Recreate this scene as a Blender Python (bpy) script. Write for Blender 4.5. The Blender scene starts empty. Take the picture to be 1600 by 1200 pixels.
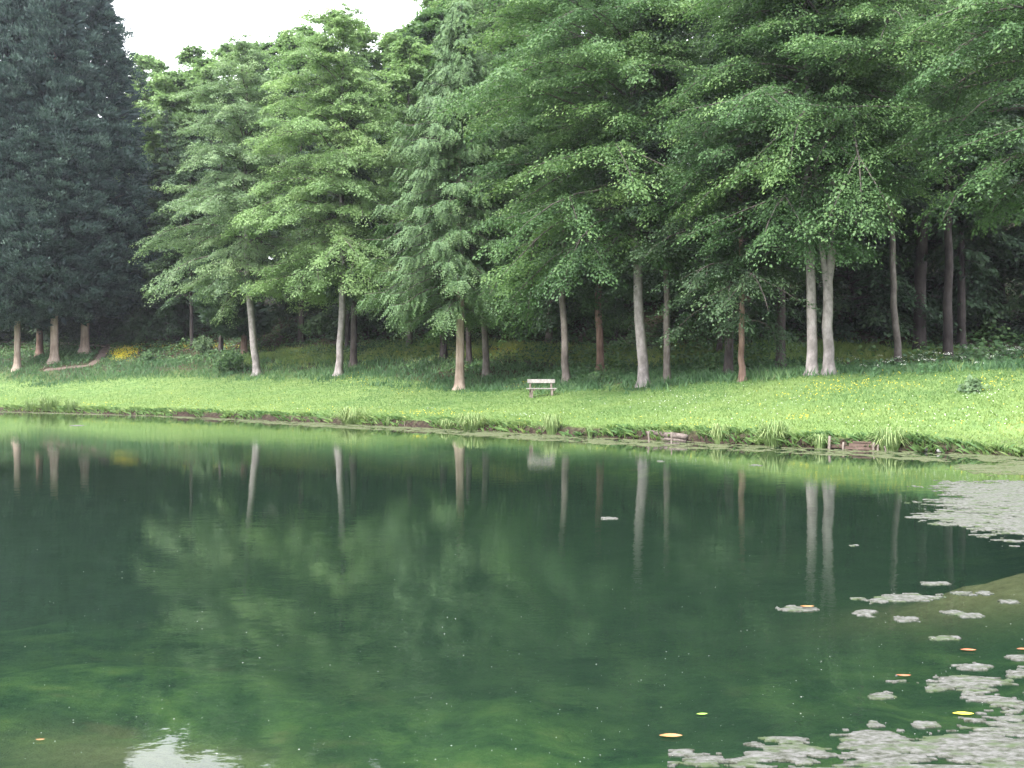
import bpy, math, random
import numpy as np

random.seed(7)
RNG = np.random.default_rng(7)
SC = bpy.context.scene
COL = SC.collection
F, CX, HY, CAMZ = 1480.0, 800.0, 603.0, 1.75      # focal length in photo pixels, centre column, horizon row, eye height

# ------------------------------------------------------------------ helpers
def mesh_from(name, V, Q, attrs=None, smooth=False):
    """V (n,3) floats, Q (m,k) ints (k = 3 or 4); attrs: {name: (domain, float array)}"""
    V = np.asarray(V, np.float32); Q = np.asarray(Q, np.int32)
    me = bpy.data.meshes.new(name)
    me.vertices.add(len(V)); me.vertices.foreach_set('co', V.ravel())
    k = Q.shape[1]
    me.loops.add(Q.size); me.loops.foreach_set('vertex_index', Q.ravel())
    me.polygons.add(len(Q))
    me.polygons.foreach_set('loop_start', np.arange(0, Q.size, k, dtype=np.int32))
    me.polygons.foreach_set('loop_total', np.full(len(Q), k, np.int32))
    if smooth: me.polygons.foreach_set('use_smooth', np.ones(len(Q), bool))
    for an, (dom, arr) in (attrs or {}).items():
        a = me.attributes.new(an, 'FLOAT', dom); a.data.foreach_set('value', np.asarray(arr, np.float32))
    me.update(calc_edges=True)
    return me

def link(name, me, mat=None, parent=None):
    o = bpy.data.objects.new(name, me); COL.objects.link(o)
    if mat is not None and me is not None and not me.materials: me.materials.append(mat)
    if parent is not None: o.parent = parent
    return o

def empty(name, loc, label, cat, group=None, rz=0.0, scale=1.0):
    o = bpy.data.objects.new(name, None); COL.objects.link(o)
    o.location = loc; o.rotation_euler = (0, 0, rz); o.scale = (scale,)*3; o.empty_display_size = .3
    return tag(o, label, cat, group)

def tag(o, label=None, cat=None, group=None, kind=None):
    if label: o['label'] = label
    if cat: o['category'] = cat
    if group: o['group'] = group
    if kind: o['kind'] = kind
    return o

def copy_thing(root, loc, label, rz=0.0, scale=1.0, group=None):
    c = root.copy(); COL.objects.link(c)
    c.location = loc; c.rotation_euler = (0, 0, rz); c.scale = (scale,)*3
    c['label'] = label
    if group: c['group'] = group
    for ch in list(root.children):
        d = ch.copy(); COL.objects.link(d); d.parent = c
        for g in list(ch.children):
            e = g.copy(); COL.objects.link(e); e.parent = d
    return c

def norm(v): return v / np.maximum(np.linalg.norm(v, axis=-1, keepdims=True), 1e-9)

def sm(a, b, x):
    t = np.clip((x - a) / (b - a), 0, 1); return t*t*(3 - 2*t)

_perm = np.random.default_rng(3).random((256, 256))
def vnoise(x, y):
    """value noise 0..1"""
    x = np.asarray(x, float); y = np.asarray(y, float)
    xi = np.floor(x).astype(int); yi = np.floor(y).astype(int)
    fx = x - xi; fy = y - yi; fx = fx*fx*(3-2*fx); fy = fy*fy*(3-2*fy)
    g = lambda i, j: _perm[i & 255, j & 255]
    return (g(xi, yi)*(1-fx) + g(xi+1, yi)*fx)*(1-fy) + (g(xi, yi+1)*(1-fx) + g(xi+1, yi+1)*fx)*fy
def fbm(x, y, n=4):
    s = 0; a = .5; t = 0
    for i in range(n):
        s = s + a*vnoise(x*2**i + 17*i, y*2**i + 31*i); t += a; a *= .5
    return s/t

# ------------------------------------------------------------------ shoreline and terrain
SHORE_PX = [(-260, 635.5), (-100, 640), (0, 643), (100, 645.3), (200, 648), (300, 651.5), (400, 656), (500, 660.5), (600, 666), (700, 670.5), (800, 676),
            (950, 685), (1100, 692), (1250, 699), (1370, 704), (1500, 709), (1600, 715)]
def wpt(px, py, z=0.0):
    d = F*(CAMZ - z)/(py - HY); return ((px - CX)/F*d, d)
POND = [wpt(*p) for p in SHORE_PX] + [(14.2, 20), (14.6, 17), (13.2, 13), (10.6, 9.5), (8.4, 6.3), (5.6, 3.4), (2, 2.3), (-2, 2.2), (-3.6, 3.4), (-5.2, 4.6),
        (-9, 4), (-18, 4.5), (-30, 9), (-44, 20), (-58, 36), (-68, 52), (-70, 66)]
POND = np.array(POND)
def pond_sdf(X, Y):
    d2 = np.full(X.shape, 1e9); inside = np.zeros(X.shape, bool)
    n = len(POND)
    for i in range(n):
        a = POND[i]; b = POND[(i+1) % n]; e = b - a
        t = np.clip(((X-a[0])*e[0] + (Y-a[1])*e[1])/(e@e), 0, 1)
        d2 = np.minimum(d2, (X-a[0]-t*e[0])**2 + (Y-a[1]-t*e[1])**2)
        c = ((a[1] > Y) != (b[1] > Y)) & (X < (b[0]-a[0])*(Y-a[1])/(b[1]-a[1]+1e-12) + a[0])
        inside ^= c
    d = np.sqrt(d2); return np.where(inside, -d, d)

GX = np.arange(-170, 130.01, .25); GY = np.arange(-30, 215.01, .25)
MX, MY = np.meshgrid(GX, GY, indexing='ij')
wob = (fbm(MX*.7, MY*.7, 3) - .5)*.7
S = pond_sdf(MX, MY) + wob*sm(3, 9, MY)
U = -.752*MX + .659*MY
sn = np.array([.35, 6, 12.5, 20, 32, 60, 110])
un = np.array([0, 16, 25, 36, 48, 57, 75, 87, 110, 150.])
HT = np.array([[.22, 1.3, 2.75, 2.5, 4.0, 15, 34], [.22, 1.1, 2.30, 2.3, 4.4, 16, 36], [.22, .85, 1.80, 3.1, 7.5, 21, 40], [.22, .80, 1.66, 3.2, 8.0, 23, 42],
               [.21, 1.0, 2.45, 4.2, 8.6, 23, 42], [.20, 1.05, 2.5, 4.5, 8.8, 21, 38], [.20, 1.2, 3.2, 5.0, 9.0, 18, 27], [.20, 1.9, 4.2, 5.9, 9.5, 18, 27],
               [.20, 2.2, 5.0, 7.0, 10, 18, 27], [.20, 2.2, 5.0, 7.0, 10, 18, 27]])
def table(s, u):
    ui = np.clip(np.searchsorted(un, u) - 1, 0, len(un)-2); fu = np.clip((u - un[ui])/(un[ui+1]-un[ui]), 0, 1); fu = fu*fu*(3-2*fu)
    si = np.clip(np.searchsorted(sn, s) - 1, 0, len(sn)-2); fs = np.clip((s - sn[si])/(sn[si+1]-sn[si]), 0, 1)
    a = HT[ui, si]*(1-fu) + HT[ui+1, si]*fu; b = HT[ui, si+1]*(1-fu) + HT[ui+1, si+1]*fu
    return a*(1-fs) + b*fs
land = table(np.maximum(S, .35), U)
def blur(A, r):
    for ax in (0, 1):
        B = np.cumsum(np.pad(A, [(r+1, r) if k == ax else (0, 0) for k in (0, 1)], mode='edge'), axis=ax)
        A = (B[2*r+1:] - B[:-2*r-1])/(2*r+1) if ax == 0 else (B[:, 2*r+1:] - B[:, :-2*r-1])/(2*r+1)
    return A
land = blur(blur(land, 5), 5)
near = sm(2, 20, MY)                                             # the near bank, behind the camera, stays low
land = np.where(near < 1, .42*(1-near) + land*near, land)
beach = 1 - sm(10.6, 13.0, MX)*(1-sm(29, 33, MY))*.85              # no steep edge at the muddy right end
edge = sm(0, .35, S)
rise = land*(edge*beach + sm(0, 4, S)*(1-beach))
lump = (fbm(MX*.35, MY*.35, 4) - .5)
ZL = rise + lump*.35*sm(1.5, 10, S)*(.6 + .9*sm(12, 18, S)) + (fbm(MX*2.2, MY*2.2, 3)-.5)*.22*sm(12, 17, S)
ZB = -.10 - 1.25*(1-np.exp(np.minimum(S, 0)/6.5)) - .22*sm(-6, -.5, -np.abs(S)) * 0 + (fbm(MX*.9+5, MY*.9, 4)-.5)*.30*sm(0, 2, -S)
bar = np.exp(-(((MX-6.1)/1.6)**2 + ((MY-10.15)/.7)**2))            # silty shoal on the right
ZB = ZB*(1-.72*bar)
ZG = np.where(S > 0, np.maximum(ZL, .03) - .1*(1-edge), np.minimum(ZB, -.05))
def gsample(A, x, y):
    fx = np.clip((np.asarray(x, float) - GX[0])/.25, 0, len(GX)-1.001); fy = np.clip((np.asarray(y, float) - GY[0])/.25, 0, len(GY)-1.001)
    i = fx.astype(int); j = fy.astype(int); a = fx-i; b = fy-j
    return (A[i, j]*(1-a)+A[i+1, j]*a)*(1-b) + (A[i, j+1]*(1-a)+A[i+1, j+1]*a)*b
def height(x, y): return gsample(ZG, x, y)
def shore_dist(x, y): return gsample(S, x, y)
def ground_px(px, py, dmin=18.0):
    """where the sight line of photo pixel (px, py) meets the ground"""
    px = np.atleast_1d(np.asarray(px, float)); py = np.atleast_1d(np.asarray(py, float))
    rx = (px-CX)/F; rz = (HY-py)/F
    hit = np.full(len(px), np.nan); prev = None
    for d in np.arange(dmin, 170, .2):
        g = CAMZ + rz*d - height(rx*d, np.full_like(rx, d))
        if prev is not None:
            m = np.isnan(hit) & (g <= 0) & (prev > 0)
            hit[m] = d - .2*(-g[m])/(prev[m]-g[m]+1e-9)
        prev = g
    hit = np.where(np.isnan(hit), 90., hit)
    x = rx*hit; return np.stack([x, hit, height(x, hit)], 1)
def gp(px, py): return ground_px(px, py)[0]

# ------------------------------------------------------------------ materials
def nodes_of(name):
    m = bpy.data.materials.new(name); m.use_nodes = True
    nt = m.node_tree; nt.nodes.clear()
    return m, nt, nt.nodes.new('ShaderNodeOutputMaterial')
def N(nt, t, **kw):
    n = nt.nodes.new(t)
    for k, v in kw.items():
        if k in n.inputs: n.inputs[k].default_value = v
        else: setattr(n, k, v)
    return n
def ramp(nt, fac, stops):
    r = nt.nodes.new('ShaderNodeValToRGB'); e = r.color_ramp.elements
    while len(e) < len(stops): e.new(.5)
    for el, (p, c) in zip(e, stops): el.position = p; el.color = (*c, 1)
    nt.links.new(fac, r.inputs['Fac']); return r.outputs['Color']
def mixc(nt, fac, a, b, blend='MIX'):
    m = nt.nodes.new('ShaderNodeMix'); m.data_type = 'RGBA'; m.blend_type = blend
    for s, v in ((m.inputs['Factor'], fac), (m.inputs['A'], a), (m.inputs['B'], b)):
        if hasattr(v, 'is_linked'): nt.links.new(v, s)
        elif isinstance(v, (int, float)): s.default_value = v
        else: s.default_value = (*v, 1)
    return m.outputs['Result']
def attr(nt, name): return N(nt, 'ShaderNodeAttribute', attribute_name=name).outputs['Fac']
def noise(nt, vec, scale, detail=3, rough=.55):
    n = N(nt, 'ShaderNodeTexNoise', Scale=scale, Detail=detail, Roughness=rough); nt.links.new(vec, n.inputs['Vector']); return n.outputs['Fac']
def obj_co(nt, sx=1, sy=1, sz=1):
    c = nt.nodes.new('ShaderNodeTexCoord'); mp = nt.nodes.new('ShaderNodeMapping'); mp.inputs['Scale'].default_value = (sx, sy, sz)
    nt.links.new(c.outputs['Object'], mp.inputs['Vector']); return mp.outputs['Vector']

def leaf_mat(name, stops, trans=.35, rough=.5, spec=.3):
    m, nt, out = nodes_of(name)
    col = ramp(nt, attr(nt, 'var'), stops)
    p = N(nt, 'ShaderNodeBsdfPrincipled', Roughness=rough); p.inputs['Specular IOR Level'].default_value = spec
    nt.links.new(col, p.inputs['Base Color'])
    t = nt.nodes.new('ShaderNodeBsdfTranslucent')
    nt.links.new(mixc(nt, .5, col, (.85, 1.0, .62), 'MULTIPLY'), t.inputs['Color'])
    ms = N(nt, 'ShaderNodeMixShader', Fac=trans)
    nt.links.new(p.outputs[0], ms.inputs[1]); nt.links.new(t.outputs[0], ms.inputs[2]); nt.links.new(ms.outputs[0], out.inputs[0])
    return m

def bark_mat(name, dark, light, moss=None, zs=.35, scale=6, bump=.5):
    m, nt, out = nodes_of(name)
    co = obj_co(nt, 1, 1, zs)
    n1 = noise(nt, co, scale, 6, .65); n2 = noise(nt, obj_co(nt), 1.1, 3)
    col = ramp(nt, n1, [(.3, dark), (.7, light)])
    col = mixc(nt, .55, col, ramp(nt, n2, [(.3, tuple(.55*c for c in light)), (.65, (1, 1, 1))]), 'MULTIPLY')
    if moss:
        g = nt.nodes.new('ShaderNodeNewGeometry'); d = N(nt, 'ShaderNodeVectorMath', operation='DOT_PRODUCT'); d.inputs[1].default_value = (.85, .25, 0)
        nt.links.new(g.outputs['Normal'], d.inputs[0])
        a = N(nt, 'ShaderNodeMath', operation='MULTIPLY_ADD'); a.inputs[1].default_value = .55; nt.links.new(d.outputs['Value'], a.inputs[0]); nt.links.new(n2, a.inputs[2])
        r = ramp(nt, a.outputs[0], [(.55, (0, 0, 0)), (.85, (.85, .85, .85))])
        col = mixc(nt, r, col, moss)
    p = N(nt, 'ShaderNodeBsdfPrincipled', Roughness=.85); p.inputs['Specular IOR Level'].default_value = .2
    nt.links.new(col, p.inputs['Base Color'])
    b = N(nt, 'ShaderNodeBump', Strength=bump, Distance=.03); nt.links.new(n1, b.inputs['Height']); nt.links.new(b.outputs[0], p.inputs['Normal'])
    nt.links.new(p.outputs[0], out.inputs[0])
    return m

M = {}
M['beech_leaf'] = leaf_mat('beech_leaf', [(0, (.050, .102, .046)), (.45, (.094, .175, .072)), (.8, (.150, .250, .090)), (1, (.195, .300, .102))], .42)
M['silver_leaf'] = leaf_mat('silver_leaf', [(0, (.105, .170, .095)), (.5, (.180, .270, .142)), (1, (.28, .38, .185))], .42)
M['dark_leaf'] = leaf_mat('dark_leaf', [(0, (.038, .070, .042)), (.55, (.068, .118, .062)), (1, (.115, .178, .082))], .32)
M['pale_leaf'] = leaf_mat('pale_leaf', [(0, (.135, .220, .098)), (.5, (.220, .335, .142)), (1, (.30, .42, .175))], .45)
M['cypress_leaf'] = leaf_mat('cypress_leaf', [(0, (.024, .044, .043)), (.5, (.060, .100, .088)), (1, (.145, .215, .168))], .15, .6)
M['cedar_leaf'] = leaf_mat('cedar_leaf', [(0, (.055, .105, .045)), (.5, (.098, .175, .072)), (1, (.165, .255, .098))], .22, .55)
M['sapling_leaf'] = leaf_mat('sapling_leaf', [(0, (.14, .25, .05)), (1, (.24, .36, .07))], .45)
M['lawn_blade'] = leaf_mat('lawn_blade', [(0, (.098, .190, .066)), (.5, (.168, .262, .088)), (.85, (.240, .322, .106)), (1, (.33, .37, .13))], .35, .6, .2)
M['tall_blade'] = leaf_mat('tall_blade', [(0, (.060, .125, .060)), (.5, (.100, .195, .088)), (.9, (.170, .270, .115)), (1, (.28, .30, .17))], .35, .6, .2)
M['ivy_leaf'] = leaf_mat('ivy_leaf', [(0, (.040, .090, .038)), (.5, (.080, .155, .060)), (.85, (.13, .22, .075)), (1, (.22, .28, .09))], .25, .5)
M['tuft_blade'] = leaf_mat('tuft_blade', [(0, (.12, .195, .075)), (.6, (.235, .335, .125)), (1, (.40, .46, .21))], .3, .5)
M['buttercup'] = leaf_mat('buttercup', [(0, (.62, .50, .03)), (1, (.78, .66, .05))], .2)
M['white_flower'] = leaf_mat('white_flower', [(0, (.55, .58, .50)), (1, (.80, .80, .76))], .2)
M['beech_bark'] = bark_mat('beech_bark', (.17, .155, .15), (.44, .395, .39), (.10, .11, .07), .6, 4, .35)
M['grey_bark'] = bark_mat('grey_bark', (.125, .105, .095), (.26, .23, .21), (.08, .09, .055), .4, 7, .5)
M['red_bark'] = bark_mat('red_bark', (.15, .095, .075), (.34, .235, .19), None, .12, 9, .7)
M['fawn_bark'] = bark_mat('fawn_bark', (.24, .18, .145), (.47, .38, .32), None, .12, 9, .7)
M['dark_bark'] = bark_mat('dark_bark', (.045, .037, .035), (.10, .085, .08), None, .3, 7, .6)
M['limb_bark'] = bark_mat('limb_bark', (.07, .06, .055), (.15, .13, .12), None, .3, 7, .4)
M['pale_wood'] = bark_mat('pale_wood', (.26, .24, .23), (.52, .49, .47), None, 1, 14, .25)
M['log_wood'] = bark_mat('log_wood', (.06, .048, .042), (.23, .19, .17), None, 1, 9, .6)
M['post_wood'] = bark_mat('post_wood', (.15, .12, .10), (.36, .31, .27), None, .3, 12, .4)

# ------------------------------------------------------------------ ground
def axis(lo, a, b, hi, fine, coarse):
    return np.concatenate([np.arange(lo, a, coarse), np.arange(a, b, fine), np.arange(b, hi+.01, coarse)])
ax = axis(-165, -62, 27, 126, .25, 1.25); ay = axis(-26, 1, 104, 210, .25, 1.25)
XX, YY = np.meshgrid(ax, ay, indexing='ij'); ZZ = height(XX, YY); SS = shore_dist(XX, YY); UU = -.752*XX + .659*YY
idx = np.arange(XX.size).reshape(XX.shape)
Q = np.stack([idx[:-1, :-1], idx[1:, :-1], idx[1:, 1:], idx[:-1, 1:]], -1).reshape(-1, 4)
lawn_end = np.interp(UU, [0, 16, 20, 24, 36, 48, 57, 70, 80, 95], [14.5, 13.2, 12.6, 11.5, 11.0, 12.5, 12.5, 11, 8.0, 7.5])
def lawn_limit(x, y): return np.interp(-.752*np.asarray(x) + .659*np.asarray(y), [0, 16, 20, 24, 36, 48, 57, 70, 80, 95], [14.5, 13.2, 12.6, 11.5, 11.0, 12.5, 12.5, 11, 8.0, 7.5])
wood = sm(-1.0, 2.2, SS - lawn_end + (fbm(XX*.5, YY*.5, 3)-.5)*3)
mud = (1 - sm(.30, .85, SS + (fbm(XX*1.4, YY*1.4, 3)-.5)*.5))*sm(-1.6, -.9, SS)
beachm = sm(10.8, 13.5, XX)*(1-sm(29, 33, YY))*(1-sm(.6, 3.2, SS + (fbm(XX*.8, YY*.8, 3)-.5)*2.5))*(YY > 10)
mud = np.maximum(mud, beachm*.9)
bed = (SS < 0)*1.0
silt = np.clip(np.exp(-(((XX-6.1)/1.6)**2 + ((YY-10.15)/.6)**2))*1.9 + np.exp(-(((XX-1.0)/.7)**2 + ((YY-5.05)/.35)**2)) + .8*np.exp(-(((XX+2.3)/.8)**2 + ((YY-5.9)/.5)**2)), 0, 1)
m, nt, out = nodes_of('ground_cover')
co = obj_co(nt)
nA = noise(nt, co, .35, 5); nB = noise(nt, co, 2.2, 6, .65); nC = noise(nt, co, 9, 4, .7)
lawn = ramp(nt, nB, [(.3, (.090, .165, .060)), (.5, (.145, .230, .080)), (.7, (.205, .285, .100))])
lawn = mixc(nt, ramp(nt, nA, [(.35, (0, 0, 0)), (.7, (.6, .6, .6))]), lawn, (.20, .265, .09))
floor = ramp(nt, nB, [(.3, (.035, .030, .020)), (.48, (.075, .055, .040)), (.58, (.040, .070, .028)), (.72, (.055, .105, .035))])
mudc = ramp(nt, nC, [(.32, (.014, .010, .008)), (.55, (.045, .032, .025)), (.8, (.11, .085, .065))])
weed = ramp(nt, nB, [(.32, (.012, .030, .014)), (.45, (.045, .085, .034)), (.57, (.10, .155, .050)), (.70, (.18, .205, .075))])
weed = mixc(nt, ramp(nt, noise(nt, co, .8, 4), [(.45, (0, 0, 0)), (.62, (.75, .75, .75))]), weed, (.018, .045, .022))
weed = mixc(nt, ramp(nt, noise(nt, co, 1.3, 3), [(.62, (0, 0, 0)), (.72, (.7, .7, .7))]), weed, (.16, .115, .075))
siltc = ramp(nt, nC, [(.3, (.26, .18, .12)), (.7, (.42, .31, .22))])
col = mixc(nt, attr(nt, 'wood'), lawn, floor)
weed = mixc(nt, attr(nt, 'deep'), weed, ramp(nt, nB, [(.35, (.014, .020, .014)), (.65, (.028, .042, .024))]))  # bed colour darkened away from the banks, standing in for light lost underwater
weed = mixc(nt, attr(nt, 'silt'), weed, siltc)
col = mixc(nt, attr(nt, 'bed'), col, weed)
col = mixc(nt, attr(nt, 'mud'), col, mudc)
p = N(nt, 'ShaderNodeBsdfPrincipled', Roughness=.95); p.inputs['Specular IOR Level'].default_value = .1
nt.links.new(col, p.inputs['Base Color'])
b = N(nt, 'ShaderNodeBump', Strength=.8, Distance=.08); nt.links.new(nC, b.inputs['Height']); nt.links.new(b.outputs[0], p.inputs['Normal'])
nt.links.new(p.outputs[0], out.inputs[0])
M['ground'] = m
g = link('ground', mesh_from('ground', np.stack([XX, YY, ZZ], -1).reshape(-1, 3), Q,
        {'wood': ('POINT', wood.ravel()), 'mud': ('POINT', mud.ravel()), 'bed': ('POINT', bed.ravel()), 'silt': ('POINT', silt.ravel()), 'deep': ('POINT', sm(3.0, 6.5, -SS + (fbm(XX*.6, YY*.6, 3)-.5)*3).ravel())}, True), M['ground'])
tag(g, kind='structure')

# ------------------------------------------------------------------ water
m, nt, out = nodes_of('pond_water')
co = obj_co(nt)
w1 = noise(nt, obj_co(nt, 1, 1.5, 1), 2.6, 3, .5); w2 = noise(nt, obj_co(nt, 1, 1.4, 1), 11, 2, .5)
calm = ramp(nt, noise(nt, obj_co(nt, .5, 1, 1), .16, 2), [(.38, (.25, .25, .25)), (.66, (1, 1, 1))])
ad = N(nt, 'ShaderNodeMath', operation='MULTIPLY_ADD'); ad.inputs[1].default_value = .35
nt.links.new(w2, ad.inputs[0]); nt.links.new(w1, ad.inputs[2])
b = N(nt, 'ShaderNodeBump', Strength=.055, Distance=.06)
nt.links.new(ad.outputs[0], b.inputs['Height'])
ml = N(nt, 'ShaderNodeMath', operation='MULTIPLY'); ml.inputs[1].default_value = .040; nt.links.new(calm, ml.inputs[0]); nt.links.new(ml.outputs[0], b.inputs['Strength'])
fr = N(nt, 'ShaderNodeFresnel', IOR=1.333); nt.links.new(b.outputs[0], fr.inputs['Normal'])
gl = N(nt, 'ShaderNodeBsdfGlossy', Roughness=.015); gl.inputs['Color'].default_value = (1, 1, 1, 1); nt.links.new(b.outputs[0], gl.inputs['Normal'])
tr = nt.nodes.new('ShaderNodeBsdfTransparent'); tr.inputs[0].default_value = (.70, .84, .66, 1)
df = nt.nodes.new('ShaderNodeBsdfDiffuse'); df.inputs[0].default_value = (.030, .066, .046, 1)
under = N(nt, 'ShaderNodeMixShader', Fac=.22); nt.links.new(tr.outputs[0], under.inputs[1]); nt.links.new(df.outputs[0], under.inputs[2])
top = nt.nodes.new('ShaderNodeMixShader'); nt.links.new(fr.outputs[0], top.inputs[0]); nt.links.new(under.outputs[0], top.inputs[1]); nt.links.new(gl.outputs[0], top.inputs[2])
nt.links.new(top.outputs[0], out.inputs[0]); M['water'] = m
me = bpy.data.meshes.new('water'); me.from_pydata([(-78, 1, 0), (18, 1, 0), (18, 82, 0), (-78, 82, 0)], [], [(0, 1, 2, 3)])
tag(link('water', me, M['water']), kind='structure')

# ------------------------------------------------------------------ leaf and wood builders
def kites(c, d, n, L, W):
    """leaf-shaped quads: base c, direction d, normal n, length L, half width W"""
    d = norm(d); b = norm(np.cross(n, d)); L = np.asarray(L).reshape(-1, 1); W = np.asarray(W).reshape(-1, 1)
    V = np.stack([c, c + .45*L*d + W*b, c + L*d, c + .45*L*d - W*b], 1).reshape(-1, 3)
    return V
def quads_for(nv): return np.arange(nv).reshape(-1, 4)

class Leaves:
    def __init__(s): s.V = []; s.A = []
    def add(s, V, a): s.V.append(V); s.A.append(np.asarray(a))
    def mesh(s, name):
        V = np.concatenate(s.V); A = np.concatenate(s.A)
        return mesh_from(name, V, quads_for(len(V)), {'var': ('FACE', np.clip(A, 0, 1))})

class Wood:
    def __init__(s): s.V = []; s.Q = []; s.n = 0
    def tube(s, P, R, k=7, rng=None, rough=0.0):
        P = np.asarray(P, float); R = np.asarray(R, float); m = len(P)
        T = np.gradient(P, axis=0); T = norm(T)
        up = np.where(np.abs(T[:, 2:3]) > .95, np.array([[1., 0, 0]]), np.array([[0, 0, 1.]]))
        A = norm(np.cross(up, T)); B = np.cross(T, A)
        ang = np.arange(k)/k*2*np.pi
        rr = R[:, None]*np.ones((m, k))
        if rough and rng is not None: rr = rr*(1 + rough*rng.normal(size=(1, k)) + rough*.4*rng.normal(size=(m, k)))
        V = P[:, None] + rr[..., None]*(np.cos(ang)[None, :, None]*A[:, None] + np.sin(ang)[None, :, None]*B[:, None])
        i = np.arange(m*k).reshape(m, k); j = np.roll(i, -1, axis=1)
        s.Q.append(np.stack([i[:-1], j[:-1], j[1:], i[1:]], -1).reshape(-1, 4) + s.n)
        s.V.append(V.reshape(-1, 3)); s.n += m*k
        cap = np.array([[i[-1, 0], i[-1, q], i[-1, q+1], i[-1, min(q+2, k-1)]] for q in range(1, k-1, 2) if min(q+2, k-1) != q+1]) if k > 4 else np.zeros((0, 4), int)
        if len(cap): s.Q.append(cap + s.n - m*k)
    def mesh(s, name): return mesh_from(name, np.concatenate(s.V), np.concatenate(s.Q), None, True)

def path_interp(P, t):
    """points on a polyline with parameter t in 0..1"""
    P = np.asarray(P, float); m = len(P)-1; f = np.clip(t, 0, .9999)*m; i = f.astype(int); a = (f-i)[:, None]
    return P[i]*(1-a) + P[i+1]*a

def leafy_branch(lv, rng, P, wid, leaf, dens, tone, droop=.25, tip0=.15, flat=.35):
    """flattened spray of twigs and leaves along polyline P (layered broadleaf branch)"""
    Lb = np.linalg.norm(np.diff(P, axis=0), axis=1).sum()
    nt_ = max(6, int(Lb*(1-tip0)/.20*dens))
    t = np.sort(tip0 + (1-tip0)*rng.random(nt_)**.85)
    p0 = path_interp(P, t); tan = norm(path_interp(P, np.minimum(t+.05, 1)) - path_interp(P, t-.05))
    side = np.where(np.arange(nt_) % 2 == 0, 1., -1.)[:, None]
    lat = norm(np.cross(tan, np.array([[0, 0, 1.]])))
    tl = wid*(.35 + .65*np.sin(np.pi*np.clip((t-tip0)/(1-tip0)*.8+.18, 0, 1)))*(.6+.7*rng.random(nt_))
    td = norm(tan*(.55+.4*rng.random((nt_, 1))) + lat*side*(.5+.6*rng.random((nt_, 1))) + rng.normal(size=(nt_, 3))*.22)
    nl = int(max(5, wid/.085))
    u = (np.arange(nl)+.5)/nl
    U_ = np.tile(u, nt_) + rng.normal(size=nt_*nl)*.04
    i = np.repeat(np.arange(nt_), nl)
    s = U_*tl[i]
    c = p0[i] + td[i]*s[:, None]; c[:, 2] -= droop*s**2/np.maximum(wid, .3)
    c += rng.normal(size=c.shape)*.055
    up = norm(np.array([[0, 0, 1.]]) + rng.normal(size=c.shape)*flat)
    sd = np.where(np.arange(len(c)) % 2 == 0, 1., -1.)[:, None]
    tdx = norm(np.cross(up, td[i]))
    ld = norm(td[i]*.8 + tdx*sd*.8 + rng.normal(size=c.shape)*.3 + np.array([[0, 0, -.18]]))
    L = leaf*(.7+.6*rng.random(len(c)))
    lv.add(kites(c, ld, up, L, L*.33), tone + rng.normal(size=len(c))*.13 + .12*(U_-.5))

def domes(lv, rng, C, out, w, leaf, tone, per=60, hgt=.80):
    """umbrella-like leaf clusters: centres C, outward directions out, radii w"""
    m = len(C); i = np.repeat(np.arange(m), per); a = rng.random(len(i))*6.283; r = np.sqrt(rng.random(len(i)))
    e = np.stack([np.cos(a), np.sin(a), 0*a], -1)
    oh = out*np.array([1, 1, .25]); oh = norm(oh); lt = np.stack([-oh[:, 1], oh[:, 0], 0*oh[:, 0]], -1)
    al = np.cos(a)*r; la = np.sin(a)*r; R_ = w[i]*(.75+.5*rng.random(len(i)))
    c = C[i] + oh[i]*(al*R_*1.45)[:, None] + lt[i]*(la*R_*.75)[:, None]
    c[:, 2] += w[i]*hgt*(.3 - .55*(al+.45)**2 - .9*la**2) + rng.normal(size=len(i))*.07*w[i]
    slope = np.clip(.55*(al+.45), 0, 1)[:, None]
    d = oh[i]*.9 + lt[i]*la[:, None]*.8 - np.array([[0, 0, 1.]])*(.25+slope) + rng.normal(size=c.shape)*.32
    n = norm(np.array([[0, 0, 1.]]) + oh[i]*slope*1.1 + lt[i]*la[:, None]*.7 + rng.normal(size=c.shape)*.34)
    L = leaf*(.55+.9*rng.random(len(i)))*(.85+.3*rng.random(m))[i]
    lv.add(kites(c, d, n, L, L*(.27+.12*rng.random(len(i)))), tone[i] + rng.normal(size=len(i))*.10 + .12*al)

TOLAKE = np.array([-.659, -.752, 0.])           # from the wood's edge towards the water

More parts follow.
